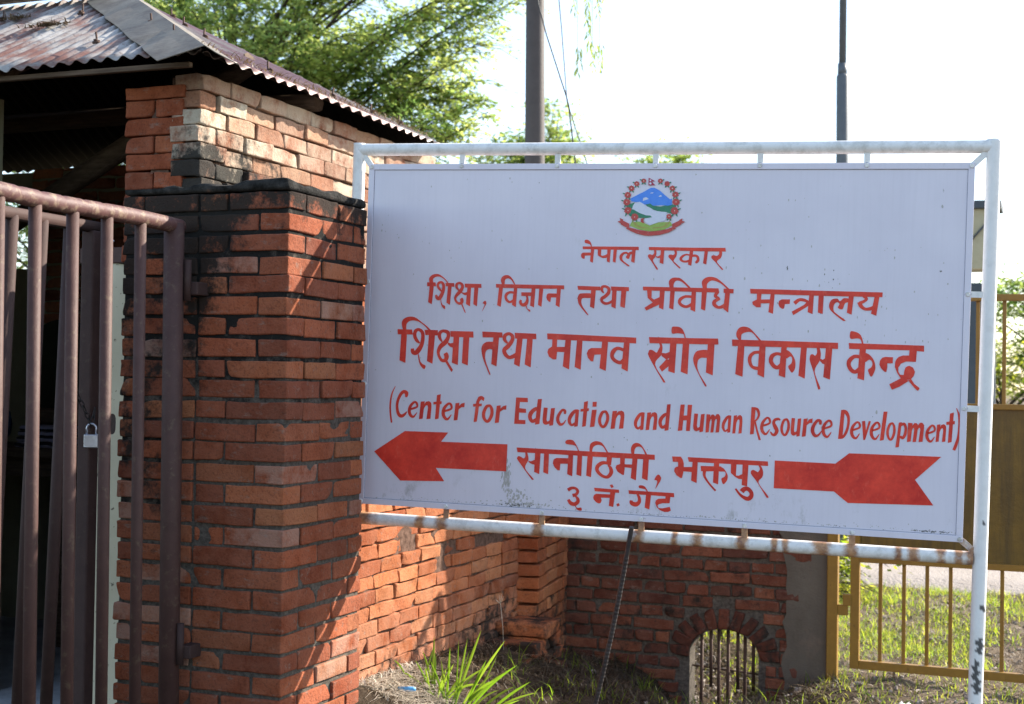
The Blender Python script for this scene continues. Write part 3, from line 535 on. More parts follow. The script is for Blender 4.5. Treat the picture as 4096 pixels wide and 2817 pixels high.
TEXT['b'] = 'S0257.9,447.3,255.8,434.6,261.5,424.7,271.6,418,283.5,415.7,297.3,417.6,311.2,426.2,323.5,436.6,333.3,449.4,329,449.5,319.3,438.3,306.2,428.8,294.1,425.3,282.2,426.8,273.8,432.6,271.4,439.2,272.6,449.8,260.6,450;P0248.5,447.5,282,447.5,285,462.1,249.3,462.8;P0259.2,461,275.5,461,270,530.5,255.1,522.7;R0307.8,480.8,5.1,297.2,470.4,9.6,291.4,458.4,9.9,296.5,448.8,9.6,306.8,447,9.6,313.9,456.3,11.6,314.7,470.9,12.3,310.6,487.2,13.3,302.5,503.7,14.4,294.6,508.7,12.7,288.3,502.4,12,286,494.3,7.9;S0303.4,505.3,306.2,505.2,308.2,521.4,314.5,531.9,322.3,534.9,323.9,547.1,321,546.8,313.1,540.8,306.8,529.6;P0321.3,448.8,356.3,448.6,357,462.7,324.3,461.3;P0331.9,460,346.7,460.2,341.8,531.2,327.9,523.4;R0375.8,476.1,5.1,367,464.9,9.9,366.3,453.6,10.5,377.5,447.7,8.8,387.9,454.8,11.2,389,464.5,11.9,382.6,477.6,14.2,370.3,490.8,12.6,362.2,504,9.5,366,516.9,7.8,377.3,524.7,9.2,388.2,521.2,12.2,388.4,511.5,13.6,385.2,505.1,10.5;S0384.5,481.6,396.4,483.8,409.9,481.1,411,489.9,401.8,493.4,391.5,489.5;P0385.9,527.7,390.6,526,405.1,558,403,560,400.4,557.3;P0397,449.8,462.1,449.8,463.7,464.6,399.2,464.6;P0408.4,462.5,422.8,463,421.3,534.7,404.5,526.5;P0435.5,462.7,451.5,463.2,448.3,534.3,433.6,526.6;S0470.1,520.9,479.1,512.3,484.9,519,482.2,528.7,470.2,550,469,549.2,477.2,530.4,476.1,524.8;S0542.6,448.9,537.8,433.1,544.7,420.2,557.8,414.6,571.2,417.4,583.6,429.9,595.1,450.6,591,450.7,578.9,433.5,567.9,427.4,559.4,428.5,553.6,435.2,552.9,451.5,545.6,451.6;P0519.4,448.7,781.2,448.8,781.7,463.5,761.5,461.6,683,463.2,520.5,462.6;P0531.9,460.8,547.1,460.9,540.9,534,526.7,527.8;R0592.4,479.8,8.7,575.5,478.5,8.7,562.4,485.8,11.1,559.2,498,10.1,565.6,509.9,9.7,576.6,515,8.2,590.8,507.7,10.6;P0589.9,462.4,602.7,462.1,599.3,533.1,584.1,525.3;P0618.3,477.6,659.6,477.2,660,490.6,619.2,491.5;R0638.8,488.1,7.2,643.1,503,8.6,638.1,519.4,13.9,625,524.3,11.5,616.3,515.3,10.6,618.5,505.9,8.6;S0637.1,527.5,640.7,526.8,644.7,537.8,654.4,542.2,654.6,549.1,648.5,545.8,641.1,537.9;P0657.2,462.2,672.3,462.5,668.9,533,653.4,526.4;P0686.6,461.5,702.1,461.9,697.5,530,683.7,523.4;P0714.5,494.5,715.9,484.1,719.3,481,724,479.3,756.1,479.3,756.1,494,732.8,494.5,730.9,510.3,725,510,717.7,503.7;P0754.3,460.1,769,460.5,766,530.2,751,522.5;P0830.8,449.4,916.3,450.6,916.8,464.8,834.3,463.8;P0882.8,462.1,900.8,462.4,896.6,531.6,880.7,525.2;S0833.5,498.7,834.3,488.4,839.9,479.1,849.2,476.6,884.4,476.9,884.4,491.8,856.8,493.6,848.7,498.4,848,512.2,855.5,528.1,875,552.8,873.9,556.3,867.9,551.8,850.9,532.8,838.7,517;R0931,473.6,4.2,923,463.5,9.8,924.5,452.1,10.7,936.1,449.5,9.3,948.7,457.7,11.6,947.8,473.3,13,936,486.1,12.6,924.2,494.4,12.1,925,504.7,9.8,936.8,511.7,10.7,950.7,509.8,9.3,965.6,501.4,10.2;P0955.9,449.1,1023,450.1,1023.9,464.8,958.6,463.9;P0962,461.6,978.3,461.9,976.4,529.7,960.4,522.8;P0995.6,461.5,1014.2,462.1,1010.3,526.6,993.3,521.3;P01075,447.2,1348.9,448,1351.4,463.7,1331.7,462.9,1075.5,460.8;P01089.9,458.1,1107.6,458.5,1107.7,487.6,1117.1,493.4,1139.7,482.9,1140.2,500.8,1114.3,506.2,1093.6,487.9;P01136,493.7,1139.3,509.6,1090.2,533.9,1082.6,524.1,1110.2,505.5;P01136.9,457.9,1155,458.3,1151.9,529.2,1135.7,522.8;P01175,457.9,1191.4,458.4,1188.3,528.3,1172.9,523.1;S01171.9,448.4,1168.8,426.7,1179.7,414.5,1197.5,412.2,1215.6,417.8,1250.4,450,1243.6,450.9,1220,430.8,1203.9,423.2,1192,426.2,1186.4,438.2,1186.8,452.1,1174.8,451.6;R01257.2,480.7,9.5,1231.4,479.7,9.5,1213.8,489.2,11.9,1209.4,501.2,11.1,1218.5,511.7,11.1,1236.5,516.4,10.3,1256,506,11.1;P01252.6,457.9,1268.4,457.9,1267.5,534.2,1249.9,526.8;P01289,459.5,1307.2,459.9,1303,529.4,1287.8,523.1;S01291.8,446.8,1288,426.3,1298.7,412.3,1318.2,407.2,1340,411.5,1362,426.9,1388.2,451.1,1380.4,451.2,1358.3,432,1334.4,421.5,1318.7,421.8,1307.2,433.8,1305.7,448.9,1295.8,449.1;R01345.4,460.6,12.6,1338,475.8,11,1351.2,483.3,8.6;R01355.1,484.8,7.8,1336.6,494.3,13.4,1336.2,507.3,13.4,1352.9,516.4,10.2,1378.1,506.3,15.6;P01366.6,448.4,1402.6,449.6,1402.3,464.9,1367.8,464.1;P01372.9,462,1389.7,462.4,1385.6,533.6,1368,521.1;P01460.9,447.2,1709.1,449,1917.8,450.4,1917.2,466.8,1709.6,466.8,1462.6,464;P01485.7,460.8,1501.2,461.2,1500,484.7,1500,512,1485.3,512.4,1471.5,502.9,1470,493.2,1485.3,485;P01498,484.7,1536.6,483.1,1536.2,496.3,1498.4,498.4;P01533.2,462.1,1547.5,462.6,1543.8,534.3,1527.5,528.9;P01561.2,498.9,1563.6,487.9,1573,482.2,1601.7,481.6,1601.1,497.9,1584.3,499.1,1581.7,514.7,1575.9,516,1566.2,510.4;R01617.4,495.6,13.7,1634.2,482.4,11.4,1653.3,484.3,10.6,1670.6,492.4,7.6;P01662.9,486.8,1669.7,500.9,1614.8,537.2,1608.7,524.9,1650,500.6;P01667.9,465.4,1683.9,465.8,1681.3,531.6,1664,525.5;P01700.1,464.7,1717.9,465.1,1716.1,530.7,1699.3,525.8;S01738,508.2,1738.7,490.8,1747.7,478.3,1764.6,475.6,1774.2,484.2,1787,473.5,1807.7,475.8,1806.1,485.4,1791.3,491.5,1783.3,512.1,1767.4,507.5,1772.6,493.9,1763.1,488.3,1753.9,498.2,1753.4,517.5,1764.2,528.7,1793,549.2,1791.2,553.1,1781.8,549.5,1749,523.3;P01803.6,465.5,1820.5,465.9,1814.9,530.5,1798.6,524;R01852.1,463.3,9.7,1863.6,473.4,10.4,1856.4,482.3,9.7,1841.7,489.2,11.9;R01839.7,485.4,14.2,1847.7,501.7,12.7,1864.7,510.1,10.4,1890.5,504.5,14.8;P01891.2,464.3,1907.1,464.7,1898.7,532.2,1880.7,525'
TEXT['c'] = 'S0155.7,622.4,152.5,603,159,589.6,171.8,582.1,189,579.2,206.4,582.2,224,592.9,248.2,609.6,272.4,630.4,261.7,629.6,244,612.8,222,598.1,204.6,593.5,189.5,594.3,177.8,600.3,171.6,610.7,170.7,630.2,161.4,630.4;P0136.3,628.1,194.8,628.1,198.7,647.2,138,647.5;P0152.1,645,174.8,645,172.4,755.6,148.3,746.6;R0226.6,678.6,6.5,214.5,668.8,12.9,206,652.7,14.2,207.6,635.3,14.2,220.7,627.3,11.6,235.7,637.5,13.8,238.5,657.8,14.6,234.4,684.5,15.9,222.7,705.3,19,211.6,715.8,18.1,200.7,713.1,16,198.2,699.9,12.5;S0221.1,722.7,224.8,722.6,230.9,745.8,239.8,756.7,252.9,763.4,249,776.2,240.3,772,230.3,760.1,224.4,744;P0244,627.5,297.6,627.6,297.8,647.9,248.3,647.4;P0262.2,645.9,286.8,645.8,280.2,755.3,257.8,745.9;R0316,670.8,5.5,305.8,655.8,12.4,304.8,639.6,14.1,317.3,630.1,11.1,336.3,634.6,14.9,339.7,650.8,14.1,329.3,671.4,17.9,310.6,688.2,16.7,302.2,706.8,12.8,305.3,725,10.7,316.5,740.5,12,331.4,739.4,14.5,335.2,725,18.3,329.5,713,15.8;P0336.8,671.2,348.6,675.9,362.3,672.4,361.9,692.7,349,689,340.3,682.2;P0330.5,745.5,338.9,741.1,361.9,774.8,357.9,783.7,354,780.2;P0346.7,629.3,437.2,628.7,439,651.5,348.9,650.9;P0360.6,649.1,382.9,649.5,380.9,756.5,356.8,748.6;P0398.8,649.4,422.5,649.9,420.1,756.6,396.5,748.3;P0472.4,627.7,550.5,628.9,552.2,648.1,474.7,649.2;P0516.6,646.5,538.6,646.5,532.1,756.3,511.4,747.9;S0472.1,701.3,472.1,687.2,477.6,674.9,490,666.5,504.6,665,519.3,667.6,519.7,692.7,503.4,692.2,492,697.6,487.1,708.9,487.2,727,493.6,749,509.3,784.7,507.4,788.3,503,782.9,488.4,751.2,478.2,727.3;R0572.3,668.4,6.9,560.7,656.2,13,561.1,640.3,13.9,577.3,632.7,11.2,590.6,642.8,13.8,588.5,659.5,14.7,574.4,679.6,16.4,560.1,693.8,15.6,565.4,710.3,14.7,582.2,721.1,13,612.1,708.8,18.1;P0597.9,628.8,680.6,629.7,682.1,650.5,600.3,650.4;P0608,648.5,629.6,648.7,620.8,754.7,598.9,745.5;P0646.8,648.2,668.3,648.4,663.8,755.7,640.3,745.3;P0722.4,627.3,1056.1,633.1,1056.8,654.7,1010,652.8,723.9,649.2;P0743,647,761.3,647.2,760.9,675,762.7,693.5,760.2,722.5,747.5,723,732.3,713.1,725.4,696.8,729.3,684.2,742.6,675.5;P0758.8,676.3,794.9,675.1,795.4,694.5,760.6,694.4;P0792.7,647.1,813.9,648.1,810.1,758,785.6,747.3;P0836.3,648.3,857,648.9,853.5,757.3,830.5,748.2;P0874.4,696.1,879.5,683.6,889.7,676.3,931.6,674.9,931.4,698.3,903.1,700.5,899.6,725.2,891.2,724.7,879.1,712.4;P0930.8,649.5,952.5,650.1,947.5,758.4,923.8,749;R01017.1,682,11.6,989.9,673.9,11.6,973.6,685.5,15.8,968.7,703.2,13.3,979.6,718.4,13.3,999.7,725.9,13.3,1016,715.9,18.2;P01012,650.3,1032.7,650.5,1028.9,757.5,1005.4,746.9;S01185.8,591.8,1200.4,589.1,1214.1,591,1224.1,598.5,1231.3,611.9,1237.2,631.1,1233.9,631.2,1228.6,616.8,1220.7,614.2,1205,612.7,1186.5,614.2;P01103,629.7,1234.8,629.3,1352.8,627.7,1355,649.2,1245.1,650.3,1106.1,651.7;S01140.5,649.6,1148.3,649.4,1153.8,666.8,1151.4,686.3,1149.7,694.2,1128.5,729,1166.2,787.1,1163.4,791.5,1159.4,789.3,1119.1,725.5,1102.5,695.7,1102.2,686,1105.8,677.1,1113.7,675.8,1122.7,679.5,1132.7,685,1139.2,673.1,1143.8,661.2;P01150.8,685.4,1166.1,686.8,1183.6,679.4,1184.1,698.9,1169.8,710.1,1151.1,697.1;P01168.7,708.2,1184.4,708.6,1180.2,731.1,1154.4,753.5,1143.1,737.3;P01180.7,648.4,1204.1,648.7,1200.6,757.6,1176.9,750.7;P01226.6,648.9,1250,648.6,1247.5,760.4,1222.4,751;P01316.8,648.1,1340.9,648.1,1337.9,760.4,1313.1,750.7;S01266.3,707.8,1266.9,696.1,1273.2,680.4,1286.6,672.2,1318.4,671.2,1318.2,696.4,1297,698,1285.6,705.2,1281.8,718.9,1282.7,736.3,1293.1,761.1,1316.4,796,1313.6,800.9,1307.6,793.4,1283.1,749.8,1270.7,725.1;S01418.7,619,1417.3,604.6,1424.5,590,1435.8,583.3,1449.1,582.6,1464.5,587.9,1484,606.5,1507.5,632.6,1499,631,1478.4,607.6,1466.8,601.3,1455.4,601.2,1440.3,606.8,1434.8,613.7,1434.4,632,1427.7,631.2;P01424.4,649.6,1447.3,649.4,1443.9,761.3,1417.9,752.6;R01506.7,672.2,10.9,1483.9,673.4,10.9,1469.3,687.2,12.8,1468.1,707.1,12.3,1478.7,725.6,10.9,1503.8,730.2,13.6;P01500.5,647.6,1521.8,647.9,1519.8,761.3,1496.3,750.7;P01402.6,629.4,1772.1,630.1,1772.7,651.8,1730.6,650.4,1404.2,652.5;P01577.4,648.1,1596,648,1593.6,758.8,1571,751.5;R01580.8,678.2,10.9,1562,675,10.9,1545.7,684.4,14.9,1542.2,702.2,14.4,1552.1,718.2,13.9,1566,724,13.4,1579.3,712.2,12.4;S01593.9,663.2,1605.2,665.3,1617.9,679.5,1626.3,696.8,1628.1,714.3,1625.6,729.4,1615.8,740.3,1602.8,719.7,1612.6,708.6,1616,697.1,1614.5,687.1,1608.2,683.6,1594.8,690.3;P01645.4,649,1665.6,649.1,1661.7,760.2,1639.3,750.3;S01700.2,649.3,1709.3,649.5,1714,668.8,1713.9,683.8,1709.5,699,1695.1,733.2,1715.8,788.7,1711.8,795.1,1707.8,791.5,1690.9,734.6,1677.6,697.5,1676.7,685.1,1679.4,675,1686.7,672.7,1695.4,677.4,1701.2,666.7;P01712.1,686.4,1721.5,691.1,1733.5,683.2,1731.8,708.2,1720.7,704.8,1711.8,695.1;P01731.2,648.8,1753.2,649.3,1748.4,760,1725.2,752.1;S01813.4,589.8,1830.3,590,1845,597.5,1853.1,610.9,1858.6,633.1,1854.5,633.2,1847.9,616.1,1835.8,612.7,1813.6,613.9;P01808.5,629.7,2061.7,631,2062.4,652,2016.2,648.6,1810.8,650.2;P01846.5,647.6,1867.7,647.7,1864.6,758.1,1841.8,752;R01848.5,676.8,12.5,1829.2,676.2,12.6,1813.4,690.9,15,1811.5,707.9,14,1820.9,724,14,1834.4,729.4,13.5,1848.5,719,14.5;S01865,665.1,1878.3,667.2,1893.2,682.8,1900.5,702.3,1900.3,722.1,1888.3,744.8,1877,722,1886.9,712.7,1891.3,700.2,1887.4,689.1,1878.9,685.7,1865.9,693.6;P01914.9,701.8,1916.1,688.2,1924.2,676.8,1933.7,674,1959.9,674.3,1959.3,695.3,1941,696,1941.4,710.8,1938.8,726.2,1932.8,725.9,1920.5,714;P02013.8,646.7,2038.6,647.6,2036.3,687.8,2003.1,687.7,1986.7,695.6,1978.8,709.4,1979.2,724.2,1985.4,733.8,1997.3,734.6,1999.3,718.6,2002.5,708.6,2008.3,704,2015.4,702,2027.4,707.7,2034.4,722.2,2030.6,737.1,2021.5,749.2,2007.3,751.5,1989.5,749,1975.8,729.3,1966.8,707.4,1967.5,690.1,1972,680.1,1978.9,672.5,1993,667.1,2013.2,666.4;P01988.2,746.1,2015.7,753.6,1984.3,775.8,1959.6,787.1,1950.3,768.4;P02013.3,753,2022.6,747.7,2033.7,764,2051.9,778,2046.7,787.6,2041.4,784.6,2026.8,769.2'
TEXT['e'] = 'P0619.9,1054.4,773.5,1055,1138,1054.9,1139.3,1073.5,920.1,1073.6,774,1072.1,623.9,1071.7;S0653.6,1069.5,660.6,1070.3,666.6,1089.2,666,1101.2,655.5,1130.1,688.3,1167.1,684.7,1170.9,679.7,1167.6,648.8,1129.7,624.2,1098.6,624,1091.4,628.8,1086.3,637.6,1088.3,648.9,1093.7,654.9,1085;P0664.5,1101.3,676.5,1103,694.8,1094.9,694.7,1115.3,681.7,1113.5,671.7,1109.3;P0691.5,1069.9,712.5,1070,710,1148.6,690,1141.8;P0726.1,1070.5,744.5,1070.6,744,1147.7,725.1,1141.1;P0760.4,1105.8,762.4,1093.7,767.2,1088.7,774.5,1085.5,820.9,1084,821,1104.5,788.6,1106.2,787.6,1131,779.5,1130.5,766.9,1119.7;P0818.4,1068.2,836.2,1068.2,835.1,1149.9,815.8,1143.3;P0852.6,1070.5,870.3,1070.5,869.1,1148,850.7,1142.6;S0804.9,1024.8,811.5,1017.4,828.6,1016.1,839.7,1023.1,851.2,1041.6,859.5,1059,855.4,1059.2,846.3,1039.4,834,1034.8,812,1032.8,806.5,1029.5;S0896.3,1048.8,898.2,1029.8,908.8,1019.8,923.2,1016.2,940.2,1020.6,952.6,1034.1,969.1,1060.5,963,1059.6,947.9,1036.7,933.2,1029.9,918.8,1032.3,909.4,1041,905.1,1059,899.1,1059.3;P0889.7,1070.5,909.8,1070.1,905.5,1149.7,887.1,1144.6;P0962.2,1071.5,981.4,1071.6,978.7,1102.5,960.6,1098.7;R0976.2,1099.1,7.2,952,1093.3,12.5,931.9,1104.3,14.5,926.8,1120.6,13.5,938.9,1136.5,11.6,956,1145,10.6,970.4,1143.1,13,980.2,1127.2,14.9,976.6,1110.8,11.5,966.7,1101.9,4.8;P01011.3,1070.8,1029.3,1070.8,1028.8,1095.1,1029.7,1110.3,1027.6,1134.5,1021.6,1134.3,1003.4,1123.5,995.8,1109.8,999.1,1100.2,1012.1,1095.3;P01027.6,1095.1,1058.6,1094.7,1059,1108.3,1027.9,1106.2;P01057.2,1070.8,1075.7,1070.7,1072.2,1151.5,1053,1144.4;S01051.3,1050.4,1050.8,1033.9,1057.6,1020.7,1069.3,1015.4,1082.5,1018.3,1095.9,1031.7,1114.7,1063.6,1107.5,1062.1,1093.7,1036.5,1082.8,1028.8,1071,1030.6,1064.1,1040.3,1062.3,1059.2,1056.4,1059.5;P01096.7,1072,1117.3,1072.1,1114.9,1149.8,1094.1,1142.5;S01140.1,1145.4,1146.3,1132.1,1154.3,1125.8,1162.8,1133.6,1163.2,1145.2,1147.5,1174.2,1144.8,1176.2,1150.5,1155.3,1147.9,1147.3;P01201.6,1057.6,1233.7,1056.9,1240.1,1066.7,1244.9,1080.6,1245.3,1094.7,1224.7,1094.8,1224.1,1076.6,1204.8,1076.6;P01224.6,1092.8,1245.9,1093.6,1244.4,1110.9,1240,1133.7,1234,1133.7,1219.5,1124.4,1210.9,1110.7,1211.6,1100.5,1216.6,1095.2;P01241.9,1093.9,1278.2,1091.9,1277.7,1110.1,1243.4,1109.3;P01276.2,1072.5,1294.8,1072.3,1293,1148.9,1273,1140.5;P01257.6,1057.3,1380.6,1057.3,1543.3,1057.8,1545,1074.2,1381.1,1074.4,1262.5,1074;P01305.3,1086.4,1379.4,1084.5,1379.9,1101.5,1307.8,1105.8;P01353,1073.2,1372,1073.2,1370.3,1149.7,1351.5,1143.6;S01370.4,1085.9,1381.5,1087.4,1391.7,1094.8,1402.1,1112.3,1403.5,1124.2,1399.9,1136.4,1388.2,1147.5,1381.1,1128.5,1390.5,1121.9,1395.2,1112.7,1391.9,1102.8,1370.9,1102;R01320.8,1101.7,12.5,1319.2,1116.8,10.4,1324.7,1130.6,7.6,1341.4,1151.8,6.8,1362,1172.7,6.8;P01413.9,1073.2,1433.2,1073.4,1432.4,1113.6,1442,1114.1,1457.6,1106.2,1457.2,1126.2,1442.3,1125.6,1428.2,1117.8,1413.9,1105.6;P01455,1072.2,1475.4,1072.3,1473.2,1150.2,1453.9,1147;R01454.6,1170.3,17.4,1463.2,1160.8,16.6,1476,1159.1,14.6,1488.4,1171.3,13.8,1488.6,1185.2,15.4,1477.6,1194.3,15,1462.1,1189.8,11.5,1447.9,1179.6,8.7,1432.4,1160.6,6;S01511,1073.4,1517.8,1073.7,1525.1,1085.6,1528.1,1101.4,1525,1115.4,1513.2,1136,1548.5,1180.7,1545.2,1186.3,1540.8,1183.1,1507.8,1133.3,1487.3,1107.6,1484.7,1099.7,1486.9,1092.7,1494.7,1090.8,1504.7,1095.7,1509.7,1097.4,1516.2,1086.1;R0820.8,1201.5,13,834.2,1193.2,11,849.4,1193.6,9.7,857.8,1203.4,10.9,852.1,1215.2,10.9,839,1220.3,13;R0849.2,1221.7,6.1,858.6,1231,11.3,859,1242.9,13.8,847.1,1251.5,13.8,832.8,1248.4,13.8,823.3,1236.1,10.6;S0848.9,1256.9,852.3,1256.7,857.6,1264.7,872.1,1262.3,875.1,1272.6,866,1274.1,856.8,1270.3;P0918.3,1187,1011.1,1188.9,1012.1,1200.7,922.3,1199.6;P0979.5,1199.2,997.5,1199.2,992.1,1253.5,975.6,1249.6;P0915.9,1222.7,918.7,1214.6,922.6,1211,928.6,1208.7,981.1,1208,980.1,1220.8,945.1,1222.3,948.4,1231.6,944.7,1241.7,937.7,1243.7,927.5,1239.7,918.2,1230.4;P0976.1,1173.9,985.6,1170.8,991.5,1180.2,983,1185.3;P01002.7,1241.7,1012,1237.6,1016.2,1246.2,1007,1251.2;P01046,1188.9,1212.5,1189.5,1214.3,1205,1182.6,1203,1048.3,1202.1;S01083.2,1172.6,1087,1168.5,1098.9,1168.8,1108.9,1175.1,1118.3,1191.1,1114.3,1190.8,1107.2,1182.6,1093.3,1179.9,1085.3,1178.4;R01079,1200.3,7.1,1086.4,1213.5,11.1,1086.8,1229.2,13.1,1075.2,1238.7,16.6,1059.3,1234.7,14.7,1058,1225,11.1;P01111.3,1200.7,1129.8,1200.8,1125.1,1254.2,1107.6,1248.4;P01182.1,1201.6,1200.2,1203.3,1198,1227.3,1173.5,1228.2,1158,1233.6,1154.2,1238.8,1158.4,1246.3,1172.1,1247.4,1199.3,1239.9,1203.7,1253.2,1194,1258.7,1180.4,1259.6,1164.5,1254.7,1152.4,1244.7,1145.7,1229.5,1147.7,1219.6,1157.4,1213.2,1182.4,1210.8'
TEXT['l'] = 'P057.6,1097.7,179.2,1014.2,351.8,1011.7,324.7,1047.6,584.7,1044.5,582.6,1145.7,307.3,1147.3,342.1,1195.8,166.9,1203.2'
TEXT['r'] = 'P01567.3,1053.1,1776.8,1053.2,1822.7,1014.6,2130.8,1011.1,2046.8,1094.8,2110,1179.6,1823.2,1188.2,1775,1151.1,1566.9,1151.4'
